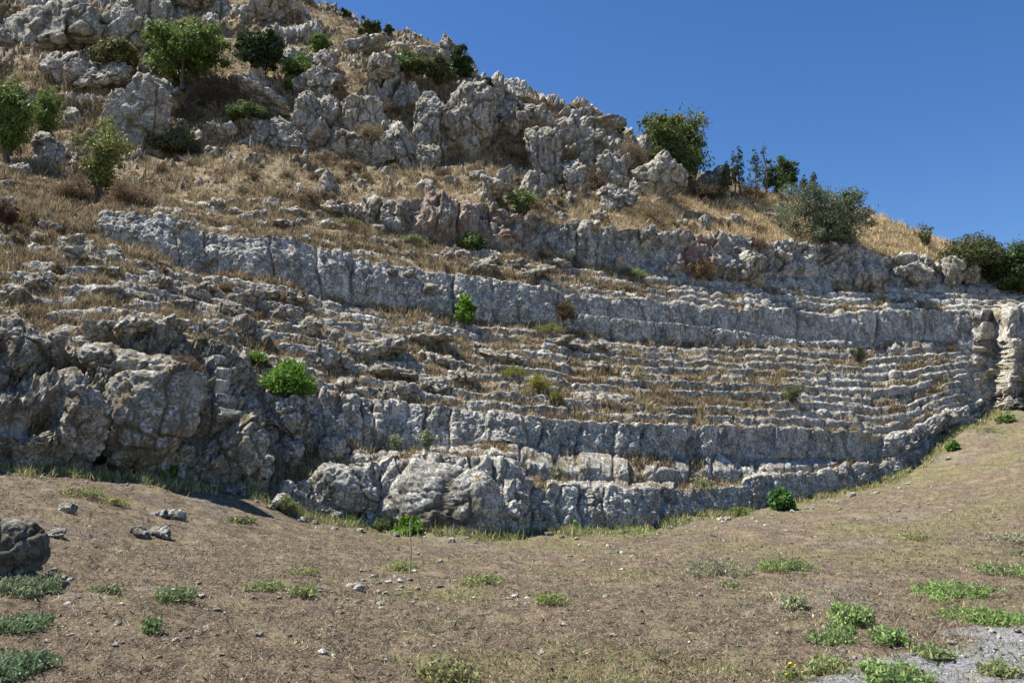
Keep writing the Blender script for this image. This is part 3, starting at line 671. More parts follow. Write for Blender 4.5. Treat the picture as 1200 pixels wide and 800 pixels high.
for i, (px, py, w, h) in enumerate(SM):
    o = rock_at(px, py + 2, w, h, None, name='limestone_rock', sub=5 if w > 22 else 4, seed=700 + i, tilt=random.uniform(-.3, .3), moss=.4, rough=1.3, cat=None)
    wd = ('small ' if w < 18 else 'broad flat ' if w > 2.4 * h else 'tall ' if h > w else 'mid-sized ') + 'grey rock'
    items.append((o, px, py, wd))
place_labels(items, 'rock', 'limestone rocks standing in the dry grass of the hillside')
# loose pale stones on the brown ground
items = []; base = {}
for k in range(5):
    pass
cand = []
rs = np.random.RandomState(77)
cl = [(480,690,60,22,30), (700,650,60,20,14), (115,672,40,10,8), (620,690,200,60,30), (300,730,200,50,26), (850,610,120,20,12), (1000,760,120,30,26), (1120,765,60,20,26), (450,770,180,22,16), (200,720,120,40,14), (1040,600,90,50,16), (60,770,60,20,6)]
for cx_, cy_, sx_, sy_, nn_ in cl:
    for _ in range(nn_):
        a, b_ = cx_ + rs.normal() * sx_ * .6, cy_ + rs.normal() * sy_ * .6
        if not (5 < a < 1195 and b_ < 797): continue
        if b_ < np.interp(a, X, yG) + 12: continue
        cand.append((a, b_))
protos = []
for i, (a, b_) in enumerate(cand):
    h_ = hit(a, b_); s = ppm(h_[1]); w = rs.uniform(4.5, 10.5) * (1.25 if rs.rand() < .15 else .85) / s
    w = min(w, .11)
    if i < 6:
        o = rock('pebble', (0, 0, 0), (1, .75, .5), None, cat=None, sub=3, seed=1500 + i, moss=0, rough=1.)
        protos.append(o)
    else:
        o = protos[i % 6].copy(); COL.objects.link(o)
    o.scale = (w, w, w * rs.uniform(.7, 1.2)); o.location = (h_[0], h_[1], h_[2] + w * .1); o.rotation_euler = (rs.uniform(-.3, .3), rs.uniform(-.3, .3), rs.uniform(0, 6.28))
    items.append((o, a, b_, 'pale loose pebble'))
place_labels(items, 'pebble', 'pale pebbles lying loose on the ground')
items = []
for i in range(70):
    a = rs.uniform(20, 1150); b_ = np.interp(a, X, yG) + rs.uniform(0, 9) ** 1.0
    h_ = hit(a, b_ + 2); w = (rs.uniform(3, 8) if rs.rand() < .8 else rs.uniform(8, 14)) / ppm(h_[1])
    o = protos[i % 6].copy(); COL.objects.link(o); o.name = 'fallen_stone'
    o.scale = (w * .8, w * .8, w * rs.uniform(.6, 1.1)); o.location = (h_[0], h_[1], h_[2] + w * .1); o.rotation_euler = (rs.uniform(-.4, .4), rs.uniform(-.4, .4), rs.uniform(0, 6.28))
    items.append((o, a, b_, 'fallen grey stone'))
place_labels(items, 'stone', 'fallen stones lying along the foot of the rock walls')
# ------------------------------------------------------------------ foliage
def tube(V, Fq, a, b, ra, rb, n=6):
    a, b = np.array(a, float), np.array(b, float); d = b - a; L = np.linalg.norm(d) + 1e-9; d /= L
    s = np.cross(d, [0, 0, 1.]); 
    if np.linalg.norm(s) < 1e-3: s = np.array([1., 0, 0])
    s /= np.linalg.norm(s); t = np.cross(d, s); i0 = sum(len(x) for x in V)
    an = np.arange(n) * 2 * math.pi / n
    ring = np.cos(an)[:, None] * s + np.sin(an)[:, None] * t
    V.append(a + ring * ra); V.append(b + ring * rb)
    k = np.arange(n); k2 = (k + 1) % n
    Fq.append(np.stack([i0 + k, i0 + k2, i0 + n + k2, i0 + n + k], -1))
def leaves(C, size, rs, col, var=.25, aspect=.5, up=.3, fold=True):
    """C (n,3) leaf centres -> diamond shaped leaves with vertex colours"""
    n = len(C); d = rs.normal(size=(n, 3)); d[:, 2] += up; d /= np.linalg.norm(d, axis=1)[:, None]
    s = np.cross(d, rs.normal(size=(n, 3))); s /= np.linalg.norm(s, axis=1)[:, None] + 1e-9
    sz = (size * rs.uniform(.6, 1.4, n))[:, None]
    V = np.stack([C - d * sz, C + s * sz * aspect, C + d * sz, C - s * sz * aspect], 1).reshape(-1, 3)
    Fq = np.arange(4 * n).reshape(n, 4)
    c = np.array(col)[None, :] * (1 + var * rs.normal(size=(n, 1))) * (1 + .10 * rs.normal(size=(n, 3)))
    c = np.clip(c, .01, 1)
    return V, Fq, np.repeat(c, 4, 0)
def plant(name, label, cat, px, py, wpx, hpx, col, col2=None, n=3000, leaf=.05, trunk=.25, clumps=26, open_=.5, seed=0, group=None, bark=None, stems=4, flat=.8, gap=.55, up=.3, aspect=.5, shape='round', deep=.9):
    """tree or shrub; px,py its foot; wpx,hpx its size in the photograph"""
    rs = np.random.RandomState(seed); b = hit(px, py); s = ppm(b[1]); W, H = wpx / s, hpx / s
    o = empty(name, tuple(b)); tag(o, label, cat, group); clumps = int(clumps * 2); n = int(n * 1.5); leaf = leaf * 1.08
    cc = []
    lo = trunk * H
    for k in range(clumps):
        if shape == 'round':
            while True:
                v = rs.uniform(-1, 1, 3)
                if .2 < np.linalg.norm(v) < rs.uniform(.8, 1.2) and perlin(np.array([v * 1.6 + seed]), 6)[0] > -.22: break
            c = np.array([v[0] * W * .44, v[1] * W * .44 * deep, lo + (H - lo) * (.46 + v[2] * .48)])
            if 'sapling' in name or name == 'leafy_shoot': c[:2] *= 1.15 - .8 * (c[2] - lo) / (H - lo)
            rad = rs.uniform(.04, .18) * min(W, H)
        elif shape == 'spray':     # upright shoots from the foot
            a = rs.uniform(0, 6.28); t = rs.uniform(.2, 1); sp = rs.uniform(.1, 1)
            c = np.array([math.cos(a) * W * .45 * sp * t, math.sin(a) * W * .4 * sp * t, H * t * (1 - .35 * sp)])
            rad = rs.uniform(.10, .18) * min(W, H)
        elif shape == 'weed':      # separate sprigs spread over a patch
            while True:
                q_ = rs.uniform(-1, 1, 2)
                if np.hypot(*q_) * (1 + .5 * perlin(np.array([[q_[0] * 2, q_[1] * 2, seed]]), 4)[0]) < rs.uniform(.15, 1.2): break
            c = np.array([q_[0] * W * .5, q_[1] * W * .5 * deep, H * rs.uniform(.05, .5)])
            rad = rs.uniform(.02, .065) * (1 + .02 * b[1])
        else:                      # low mound
            a = rs.uniform(0, 6.28); t = math.sqrt(rs.rand())
            c = np.array([math.cos(a) * W * .44 * t, math.sin(a) * W * .44 * t * deep, H * (.08 + .78 * rs.rand() * (1 - t * t * .8))])
            rad = rs.uniform(.12, .22) * min(W, H * 1.6)
        cc.append((c, rad))
    # woody skeleton
    V, Fq = [], []
    base_r = max(.018 * H, .008)
    for k in range(stems):
        a0 = np.array([rs.normal() * .03 * W, rs.normal() * .03 * W, -.12 * H * .3])
        bb = np.array([rs.normal() * .12 * W, rs.normal() * .1 * W, lo + (H - lo) * .30])
        tube(V, Fq, a0, bb, base_r * 1.3, base_r * .75)
        mine = [c for j, (c, _) in enumerate(cc) if j % stems == k]
        for c in mine[:10]:
            m_ = bb + (c - bb) * .5 + rs.normal(size=3) * .04 * W
            tube(V, Fq, bb, m_, base_r * .6, base_r * .35, 5); tube(V, Fq, m_, c, base_r * .35, base_r * .12, 4)
    mesh('trunk' if cat == 'tree' else 'stem', np.concatenate(V), np.concatenate(Fq), bark or M_BARK, o)
    C = []; cl_ = []
    per = n // clumps
    col = np.array(col); col2 = np.array(col2 if col2 is not None else col)
    for c, rad in cc:
        v = rs.normal(size=(per, 3)); v /= np.linalg.norm(v, axis=1)[:, None]; v *= (rs.rand(per, 1)**.45) * rad * np.array([1.1, 1.1, flat])
        keep = perlin((c + v) / rad * 1.3 + seed, 3) > -.42 + open_ * .3
        C.append((c + v)[keep]); m_ = rs.rand(); tone = rs.uniform(.78, 1.22)
        cl_.append(np.tile((col * (1 - m_) + col2 * m_) * tone, (keep.sum(), 1)))
    if shape != 'weed':
        ne = int(n * .3); cen = np.array([c for c, _ in cc]); pk = rs.randint(0, len(cen), (ne, 2)); tt_ = rs.rand(ne, 1)
        C.append(cen[pk[:, 0]] * tt_ + cen[pk[:, 1]] * (1 - tt_) * 1.0 + rs.normal(size=(ne, 3)) * min(W, H) * .05); C[-1] = C[-1] * rs.uniform(1, 1.12, (ne, 1))
        cl_.append(np.tile((col + col2) / 2, (ne, 1)))
    C = np.concatenate(C); cl_ = np.concatenate(cl_)
    C[:, 2] = np.maximum(C[:, 2], .02)
    LV, LF, LC = leaves(C, leaf, rs, (1, 1, 1), .2, aspect, up)
    LC = LC * np.repeat(cl_, 4, 0)
    mesh('crown' if cat == 'tree' else 'foliage', LV, LF, M_LEAF, o, col=LC, smooth=False)
    return o
GR = (.12, .19, .045); GR2 = (.19, .26, .07); OL = (.17, .18, .07); OLV = (.10, .13, .065); OLV2 = (.21, .245, .16); DK = (.055, .085, .035); BR = (.16, .10, .055); BR2 = (.26, .19, .11); BRI = (.15, .28, .03); YE = (.27, .27, .05)
M_TWIG = bark_mat('twig', (.12, .09, .06), (.24, .19, .13))
PL = [
 # name,label,cat,px,py,w,h,col,col2,n,leaf,kw
 ('broadleaf_tree','broad green tree with open branches among the rocks at upper left','tree',216,104,108,92,GR,GR2,9000,.09,dict(trunk=.2,clumps=46,stems=4)),
 ('broadleaf_tree','round dense tree standing on the skyline above the pale slanting slab','tree',790,214,88,92,GR,OL,13000,.08,dict(trunk=.04,clumps=50)),
 ('olive_tree','round silvery olive tree on the golden slope at the right','tree',966,286,126,80,OLV,OLV2,14000,.075,dict(trunk=.02,clumps=60,aspect=.28,stems=5)),
 ('evergreen_shrub','green feathery shrub on the skyline just left of the olive tree','shrub',916,236,46,54,GR,DK,4000,.07,dict(clumps=24)),
 ('sapling','thin sapling alone on the golden crest right of the olive tree','sapling',1084,292,28,36,OL,OL,700,.06,dict(shape='spray',clumps=14)),
 ('evergreen_shrub','wide dark shrub on the crest beside the right edge tree','shrub',1138,314,84,44,(.09,.11,.045),OL,7000,.07,dict(clumps=40,shape='mound')),
 ('evergreen_tree','dark tree cut off by the right edge of the picture','tree',1200,345,72,68,DK,GR,7000,.08,dict(clumps=40,trunk=.05)),
 ('evergreen_shrub','low dark scrub behind the white boulder at the right end of the scarp','shrub',1172,330,50,22,DK,OL,2200,.06,dict(shape='mound')),
 ('leafy_shrub','tall leafy bush cut off by the left edge of the picture','shrub',8,190,70,108,GR,GR2,6500,.07,dict(clumps=60,shape='spray',aspect=.35)),
 ('leafy_shrub','leafy bush between the left edge bush and the pale squat boulder','shrub',52,176,50,84,GR,GR2,3000,.07,dict(clumps=30,shape='spray',aspect=.35)),
 ('sapling','yellow-green sapling with a bare trunk on the left slope','sapling',118,234,72,108,(.17,.20,.05),(.26,.28,.08),3000,.055,dict(trunk=.2,clumps=34,stems=3,open_=.8,shape='spray')),
 ('olive_green_shrub','low rounded olive green shrub right of the yellow-green sapling','shrub',202,180,66,36,(.13,.15,.06),(.17,.17,.08),3200,.06,dict(shape='mound')),
 ('evergreen_shrub','dark evergreen bush right of the broad green tree','shrub',306,84,58,56,DK,(.05,.08,.03),7000,.075,dict(clumps=34,trunk=.0)),
 ('leafy_shrub','light green bush under the dark evergreen bush','shrub',352,88,46,30,GR,GR2,2600,.07,dict(shape='mound')),
 ('leafy_shrub','small green bush high on the upper slope right of the evergreen','shrub',372,66,30,30,GR,GR2,1600,.07,dict()),
 ('leafy_shrub','olive bush on the ledge left of the broad green tree','shrub',132,92,62,48,OL,(.16,.16,.07),3600,.07,dict(clumps=26)),
 ('dead_shrub','grey brown bare bush under the broad green tree','shrub',246,124,60,44,BR,(.20,.17,.12),4600,.05,dict(aspect=.2,clumps=30,trunk=0)),
 ('leafy_shrub','green trailing bush in front of the slanting slab','shrub',292,138,60,24,(.08,.10,.04),GR2,2200,.06,dict(shape='mound')),
 ('leafy_shrub','bright green sprig on the middle crag','shrub',348,106,34,20,GR2,BRI,1000,.06,dict(shape='mound')),
 ('evergreen_shrub','dark bush highest on the skyline','shrub',432,46,34,30,DK,OL,3000,.08,dict(clumps=20,trunk=0)),
 ('evergreen_shrub','smaller dark bush on the skyline right of the highest one','shrub',455,44,16,14,DK,OL,700,.08,dict(clumps=8)),
 ('evergreen_shrub','small bush on the skyline at the top left of the highest dark bush','shrub',405,22,14,14,OL,DK,600,.08,dict(clumps=8)),
 ('evergreen_shrub','dark upright bush capping the tall grey rock on the skyline','shrub',540,92,34,42,DK,(.05,.09,.025),4000,.08,dict(clumps=24,trunk=0)),
 ('evergreen_shrub','dark bush on the skyline where the middle cliff begins','shrub',566,110,18,20,DK,DK,1200,.08,dict(clumps=10)),
 ('leafy_shrub','grass green spreading bush above the fluted crag','shrub',478,88,48,32,(.10,.13,.05),GR2,3000,.07,dict(shape='mound')),
 ('olive_green_shrub','dark green rounded bush right of the spreading bush','shrub',512,98,50,36,(.05,.08,.03),OL,4200,.07,dict(clumps=26,trunk=0)),
 ('leafy_shrub','small olive bush on top of the fluted crag','shrub',540,124,30,20,OL,BR,1000,.06,dict(shape='mound')),
 ('evergreen_shrub','left one of the two tiny bushes on the middle ridge','shrub',668,130,12,9,OLV,OLV,400,.07,dict(clumps=6)),
 ('evergreen_shrub','silvery right one of the two tiny bushes on the middle ridge','shrub',682,131,16,11,OLV2,OLV,500,.07,dict(clumps=7)),
 ('evergreen_shrub','tiny dark bush on the ridge left of the round skyline tree','shrub',722,157,24,16,DK,DK,900,.07,dict(clumps=10)),
 ('leafy_sapling','bright green leafy sapling growing on the seat rows','sapling',543,385,32,42,BRI,(.2,.34,.05),900,.07,dict(trunk=.15,clumps=16,stems=2)),
 ('leafy_shrub','bright green dense shrub on the seats above the podium wall','shrub',336,462,66,46,BRI,(.2,.33,.06),7500,.035,dict(shape='mound',clumps=40)),
 ('leafy_shrub','thin green sprig left of the bright green dense shrub','shrub',296,424,34,16,(.16,.24,.05),BRI,700,.035,dict(shape='mound')),
 ('fennel_clump','yellow flowering clump in the middle of the seats','plant',628,456,30,24,YE,(.4,.34,.05),1800,.03,dict(shape='mound',aspect=.2)),
 ('fennel_clump','green feathery clump up and left of the yellow flowering clump','plant',603,440,34,18,(.2,.24,.06),YE,1500,.03,dict(shape='mound',aspect=.2)),
 ('fennel_clump','dull yellow clump down and right of the yellow flowering clump','plant',648,470,26,18,(.2,.2,.06),YE,1300,.03,dict(shape='mound',aspect=.2)),
 ('grassy_tuft','olive tuft at the foot of the terrace wall gap','plant',640,390,44,14,(.2,.22,.07),YE,1400,.04,dict(shape='mound',aspect=.15)),
 ('grassy_tuft','dark green tuft on the right seat rows','plant',1008,424,24,20,(.08,.11,.05),OL,1300,.05,dict(shape='spray',aspect=.15)),
 ('grassy_tuft','faint green tuft low on the right seat rows','plant',928,472,34,22,(.16,.18,.09),OL,1300,.05,dict(shape='spray',aspect=.15)),
 ('leafy_shrub','small green bush at the foot of the reddish scarp','shrub',552,290,40,22,(.08,.12,.04),GR2,1500,.05,dict(shape='mound')),
 ('leafy_shrub','green weedy bush above the right end of the reddish scarp','shrub',612,252,50,34,(.16,.19,.06),GR2,1900,.05,dict(shape='spray')),
 ('leafy_shrub','green bush under the bright white buttress','shrub',630,200,42,30,(.15,.19,.06),BR2,1700,.05,dict(shape='mound')),
 ('leafy_plant','leafy plant with broad bright leaves in front of the huge front boulder','plant',486,626,32,26,BRI,(.25,.4,.06),330,.07,dict(shape='mound',aspect=.6)),
 ('leafy_plant','small bright plant at the foot of the round-nosed boulder','plant',571,628,18,13,(.2,.3,.05),YE,140,.06,dict(shape='mound',aspect=.6)),
 ('leafy_plant','bright green plant left of the leafy plant at the front boulder','plant',420,616,15,14,(.1,.2,.05),BRI,180,.05,dict(shape='mound')),
 ('leafy_plant','feathery green plant between the two leafy plants at the front boulder','plant',455,622,34,16,(.13,.2,.06),GR2,600,.035,dict(shape='spray',aspect=.2)),
 ('leafy_plant','green plant at the foot of the front wall right of the round-nosed boulder','plant',670,620,20,16,(.16,.28,.05),BRI,230,.05,dict(shape='mound')),
 ('leafy_plant','pale grey green plant at the foot of the front wall','plant',636,622,22,10,(.3,.34,.22),OLV2,260,.04,dict(shape='mound')),
 ('leafy_plant','dark green leafy plant against the right part of the front wall','plant',900,597,32,28,(.06,.15,.03),(.1,.2,.04),700,.06,dict(shape='mound',aspect=.6)),
 ('leafy_plant','green creeping plant against the front wall left of the dark leafy one','plant',853,604,26,12,(.14,.24,.05),GR2,300,.04,dict(shape='mound')),
 ('leafy_plant','round green plant at the right end of the seat rows','plant',1098,525,16,14,(.1,.2,.04),BRI,500,.05,dict(shape='mound')),
 ('leafy_plant','green sprig on the bank below the sheer end wall','plant',1160,494,26,9,(.1,.18,.04),GR2,500,.05,dict(shape='mound')),
 ('leafy_plant','leafy green plant at the foot of the dark wall on the left','plant',200,550,20,22,(.13,.26,.05),BRI,240,.045,dict(shape='spray',aspect=.6)),
 ('leafy_plant','smaller leafy green plant beside the one under the dark wall','plant',184,548,11,15,(.13,.26,.05),BRI,120,.045,dict(shape='spray',aspect=.6)),
 ('grassy_tuft','yellow-green tuft at the left foot of the front wall','plant',348,602,34,22,(.2,.24,.07),(.3,.3,.12),700,.05,dict(shape='spray',aspect=.12)),
 ('mullein_plant','pale flowering weed on the ledge left of the podium gap','plant',500,528,30,24,(.36,.38,.24),(.3,.33,.18),400,.035,dict(shape='spray')),
 ('mullein_plant','pale seed stalks standing before the podium wall','plant',462,527,24,20,(.34,.33,.2),(.3,.33,.18),300,.03,dict(shape='spray')),
 ('mullein_plant','pale green spreading weed on the middle of the grassy bench','plant',820,570,44,16,(.3,.32,.15),(.4,.38,.2),600,.03,dict(shape='mound')),
 ('mullein_plant','pale green weed on the bench above the middle of the front wall','plant',652,556,36,14,(.3,.34,.18),(.4,.38,.2),400,.03,dict(shape='mound')),
 ('dead_shrub','dark brown withered bush at the left edge of the slope','shrub',6,272,30,40,(.09,.055,.045),BR,3000,.04,dict(aspect=.2)),
 ('dead_shrub','reddish brown dry bush by the bare trunk of the sapling','shrub',90,232,60,36,BR,BR2,3600,.045,dict(aspect=.2,shape='mound')),
 ('dead_shrub','brown dry bush right of the bare trunk of the sapling','shrub',150,240,60,34,BR,BR2,3400,.045,dict(aspect=.2,shape='mound')),
 ('dead_shrub','grey dry thicket in the gully of the left crags','shrub',205,140,50,40,(.17,.14,.1),BR2,2600,.045,dict(aspect=.2,shape='mound')),
 ('dead_shrub','straw coloured bush at the foot of the middle crag','shrub',380,190,44,16,BR2,(.35,.28,.17),2000,.045,dict(aspect=.2,shape='mound')),
 ('dead_shrub','straw coloured bush on the shoulder of the fluted crag','shrub',432,160,40,22,BR2,(.33,.27,.15),1900,.045,dict(aspect=.2,shape='mound')),
 ('dead_shrub','brown bush in the dark cleft under the fluted crag','shrub',456,134,26,26,(.2,.12,.08),BR,1400,.045,dict(aspect=.2,shape='mound')),
 ('dead_shrub','grey straw bush left of the bright white buttress','shrub',605,186,40,22,BR2,(.3,.26,.16),1800,.045,dict(aspect=.2,shape='mound')),
 ('dead_shrub','brown bush under the jagged crag','shrub',696,220,34,44,BR,BR2,2400,.045,dict(aspect=.2,shape='mound')),
 ('dead_shrub','straw bush clinging above the pale leaning rock','shrub',735,186,40,34,(.3,.24,.13),BR2,2200,.045,dict(aspect=.2,shape='mound')),
 ('dead_shrub','wide straw bush below the slanting slab','shrub',762,258,60,30,BR2,(.33,.26,.14),2800,.045,dict(aspect=.2,shape='mound')),
 ('dead_shrub','dull green brown bush under the right side of the round skyline tree','shrub',826,232,54,24,(.12,.12,.06),BR,2600,.05,dict(aspect=.25,shape='mound')),
 ('dead_shrub','brown bush on the crest below the spindly shoots','shrub',880,234,44,24,(.2,.16,.09),BR,2000,.05,dict(aspect=.2,shape='mound')),
 ('dead_shrub','reddish brown dry bush over the scarp left of the olive tree','shrub',887,292,36,22,(.22,.14,.09),BR,2000,.045,dict(aspect=.2,shape='mound')),
 ('dead_shrub','brown bush in the ochre hollow of the scarp','shrub',820,325,34,34,(.24,.15,.08),(.3,.22,.1),1800,.045,dict(aspect=.2,shape='mound')),
 ('dead_shrub','dry bush left of the small green bush on the reddish scarp','shrub',638,306,28,28,(.25,.2,.13),BR2,1400,.045,dict(aspect=.2,shape='mound')),
 ('dead_shrub','brown bush behind the low green scrub on the upper slope','shrub',415,196,30,14,BR2,BR,1200,.045,dict(aspect=.2,shape='mound')),
 ('dead_shrub','dull bush in the notch where the smooth terrace wall ends','shrub',660,374,26,32,(.14,.12,.06),BR,1600,.045,dict(aspect=.2,shape='mound')),
 ('dead_shrub','pinkish dry bush over the bulging dark boulder','shrub',205,438,50,26,(.2,.13,.09),BR2,2600,.03,dict(aspect=.2,shape='mound')),
 ('dead_shrub','dry bush on the slope above the terrace wall left end','shrub',360,238,36,22,BR,BR2,1500,.045,dict(aspect=.2,shape='mound')),
 ('leafy_shrub','dark green straggling bush on the boulder at the left edge','shrub',20,412,50,34,(.07,.09,.02),(.14,.16,.04),3000,.03,dict(shape='spray',aspect=.25)),
 ('yellow_green_tuft','yellow-green weedy tuft on the upper left crag foot','plant',410,264,30,14,(.26,.26,.1),(.2,.24,.08),700,.05,dict(shape='mound',aspect=.2)),
 ('yellow_green_tuft','light green tuft under the reddish scarp left end','plant',484,284,30,12,(.28,.3,.16),(.2,.24,.08),700,.05,dict(shape='mound',aspect=.2)),
 ('yellow_green_tuft','yellow-green tuft at the foot of the blocky scarp','plant',740,324,40,14,(.26,.28,.12),(.2,.24,.08),900,.05,dict(shape='mound',aspect=.2)),
]
for i, (nm, lb, ct, px, py, w, h, c1, c2, n_, lf, kw) in enumerate(PL):
    plant(nm, lb, ct, px, py, w, h, c1, c2, n=n_, leaf=lf, seed=40 + i, **kw)
# low scrub dotted over the dry slope
items = []; rs = np.random.RandomState(404)
for i in range(64):
    a = rs.uniform(10, 1040); k0 = int(a - XA)
    lo_y, hi_y = (yT4[k0] - 6, yB5[k0] + 8) if rs.rand() < .62 else ((yB3[k0] + 12, yT2[k0] - 14) if a < 420 else (yT4[k0] - 6, yB5[k0] + 8))
    if abs(lo_y - hi_y) < 8: continue
    b_ = rs.uniform(min(lo_y, hi_y), max(lo_y, hi_y)); big = rs.rand()
    kind = rs.randint(0, 4); c1, c2, wd = [(BR, BR2, 'brown scrub tuft'), (BR2, (.32, .26, .15), 'straw scrub tuft'), ((.17, .18, .08), (.25, .23, .12), 'olive scrub tuft'), ((.13, .10, .07), BR2, 'dark scrub tuft')][kind]
    o = plant('scrub_tuft', None, None, a, b_, rs.uniform(12, 34), rs.uniform(8, 17), c1, c2, n=700, leaf=.04, seed=3000 + i, shape='mound', aspect=.2, clumps=9)
    items.append((o, a, b_, wd))
place_labels(items, 'shrub', 'low scrub tufts dotted over the dry slope')
# spindly shoots on the skyline
b0 = hit(875, 226)
for i, (px, top, w) in enumerate([(853,182,9),(862,172,9),(869,166,9),(886,168,12),(897,168,12),(943,205,7),(955,200,8)]):
    bb = hit(px, 232); plant('leafy_shoot', ['leftmost short leafy shoot on the skyline beyond the scarp','second leafy shoot from the left on the skyline','tall thin leafy shoot left of the gap on the skyline','leaning leafy shoot right of the gap on the skyline','tallest dense shoot touching the feathery skyline shrub','thin shoot rising behind the olive tree, left one','thin shoot rising behind the olive tree, right one'][i], 'shoot', px, 232, w * 1.7, 236 - top, (.07,.1,.045), (.11, .15, .06), n=210, leaf=.09, seed=900 + i, clumps=20, shape='round', trunk=.1, stems=1, open_=.1, aspect=.3, group='leafy shoots rising from the skyline scrub')
# weeds of the foreground
W = [(65,694,70,30,(.13,.19,.10),'wide grey-green weed right of the dark mossy boulder'), (62,738,56,24,(.10,.18,.08),'round grey-green weed near the left edge'), (50,790,80,30,(.08,.15,.07),'dark green weed in the lower left corner'), (228,702,44,20,(.13,.2,.08),'green weed below the loose stones at the left'),
 (150,694,30,12,(.15,.2,.08),'low weed right of the wide grey-green weed'), (12,665,34,16,(.13,.17,.07),'weed at the foot of the dark mossy boulder'), (155,590,30,12,(.2,.24,.08),'yellowish low weed on the brown bank'), (115,580,50,12,(.18,.22,.08),'thin green strip of weed on the brown bank'),
 (298,612,34,12,(.16,.2,.08),'weed under the rubble left of the front wall'), (330,690,40,12,(.17,.22,.08),'thin green weed in the left middle ground'), (370,696,30,14,(.18,.24,.08),'bushy low weed left of the grey angular stone'), (372,672,26,9,(.2,.26,.09),'small bright weed under the left end of the front wall'),
 (205,740,14,22,(.12,.2,.07),'thin upright seedling on bare soil at the left'), (478,666,40,12,(.2,.26,.08),'low weed at the foot of the thistle'), (566,682,50,10,(.18,.24,.08),'flat green weed right of the thistle'), (645,706,34,14,(.2,.27,.08),'bright small weed in the middle of the foreground'),
 (530,796,60,30,(.18,.2,.08),'straw and green tuft at the bottom centre'), (820,672,90,26,(.2,.24,.15),'broad grey-green patch of weed right of centre'), (905,668,66,22,(.15,.24,.07),'bright green weed patch right of the grey-green patch'), (910,712,26,24,(.24,.29,.18),'pale silvery weed alone on bare soil'),
 (976,730,50,36,(.16,.27,.08),'leafy bright weed clump on the lower right'), (948,752,46,18,(.15,.24,.08),'low weed left of the big lower right clump'), (1012,752,36,24,(.15,.25,.08),'low weed right of the big lower right clump'), (1090,698,84,22,(.14,.26,.06),'long bright green weed patch at the right'),
 (1115,728,76,20,(.14,.25,.06),'second long green weed patch, under the longer one'), (1160,730,38,14,(.14,.25,.06),'small weed touching the second long patch'), (1142,670,70,14,(.15,.24,.08),'thin green weed patch on the upper right ground'), (1188,692,34,14,(.14,.23,.06),'weed cut off by the right edge'),
 (1015,798,70,30,(.14,.24,.07),'leafy weed at the bottom edge beside the gravel'), (945,786,46,18,(.17,.23,.08),'weed right of the yellow flowers'), (1060,768,40,14,(.15,.22,.08),'weed on the edge of the grey gravel'), (1125,786,36,14,(.15,.2,.08),'brownish weed on the grey gravel'),
 (1160,634,50,14,(.24,.28,.2),'silvery weed near the right edge below the bank'), (1140,505,40,10,(.2,.26,.09),'low green growth on the bank near the end wall'), (1170,650,40,10,(.16,.22,.1),'thin weed below the silvery weed'), (1050,560+70,40,8,(.2,.24,.1),'low green mat on the open ground at the right'),
 (730,620+6,60,9,(.2,.27,.08),'grass mat at the foot of the front wall'), (960,742,26,12,(.15,.24,.08),'weed sprig inside the lower right group'), (840,688,30,10,(.2,.26,.12),'weed sprig below the grey-green patch'), (690,616,50,10,(.2,.28,.08),'bright grass tuft against the front wall')]
for i, (px, py, w, h, c, lb) in enumerate(W):
    wl = .021 if py > 640 else .026
    npl = int(min(2000, 200 + w * h * 1.0))
    c = np.array(c) * [1.35, 1.15, .95] + .04
    plant('weed', lb, 'weed', px, py, w, h, c, c * 1.35, n=npl, leaf=wl, seed=1200 + i, clumps=int(max(10, w * .9)), shape='weed', stems=3, aspect=.33, up=.9, flat=1.1, group='green weeds on the dry ground', deep=1.1)
# yellow flowers
fb = hit(904, 797); fo = empty('flowering_weed', tuple(fb)); tag(fo, 'small weed with bright yellow flowers at the bottom edge', 'flower')
rs = np.random.RandomState(5); V, Fq = [], []; heads = []
for k in range(12):
    t = np.array([rs.normal() * .05, rs.normal() * .04, .04 + rs.rand() * .09]); tube(V, Fq, (rs.normal() * .01, 0, 0), t, .002, .0015, 4); heads.append(t)
mesh('stem', np.concatenate(V), np.concatenate(Fq), bark_mat('green_stem', (.1, .16, .04), (.2, .25, .08)), fo)
M_YEL = bark_mat('yellow_petal', (.8, .5, .01), (.85, .6, .03))
for t in heads:
    a = np.arange(10) * math.pi / 5; rr = np.where(np.arange(10) % 2, .011, .018)
    ring = np.stack([np.cos(a) * rr, np.sin(a) * rr, np.full(10, .004)], -1); v = np.concatenate([[[0, 0, 0]], ring, [[0, 0, .008]]]) + t
    f = [[0, 1 + (i + 1) % 10, 1 + i] for i in range(10)] + [[11, 1 + i, 1 + (i + 1) % 10] for i in range(10)]
    mesh('flower_head', v, np.array(f), M_YEL, fo)
LV, LF, LC = leaves(rs.normal(size=(160, 3)) * [.06, .05, .02] + [0, 0, .04], .014, rs, (.14, .22, .06)); mesh('foliage', LV, LF, M_LEAF, fo, col=LC, smooth=False)
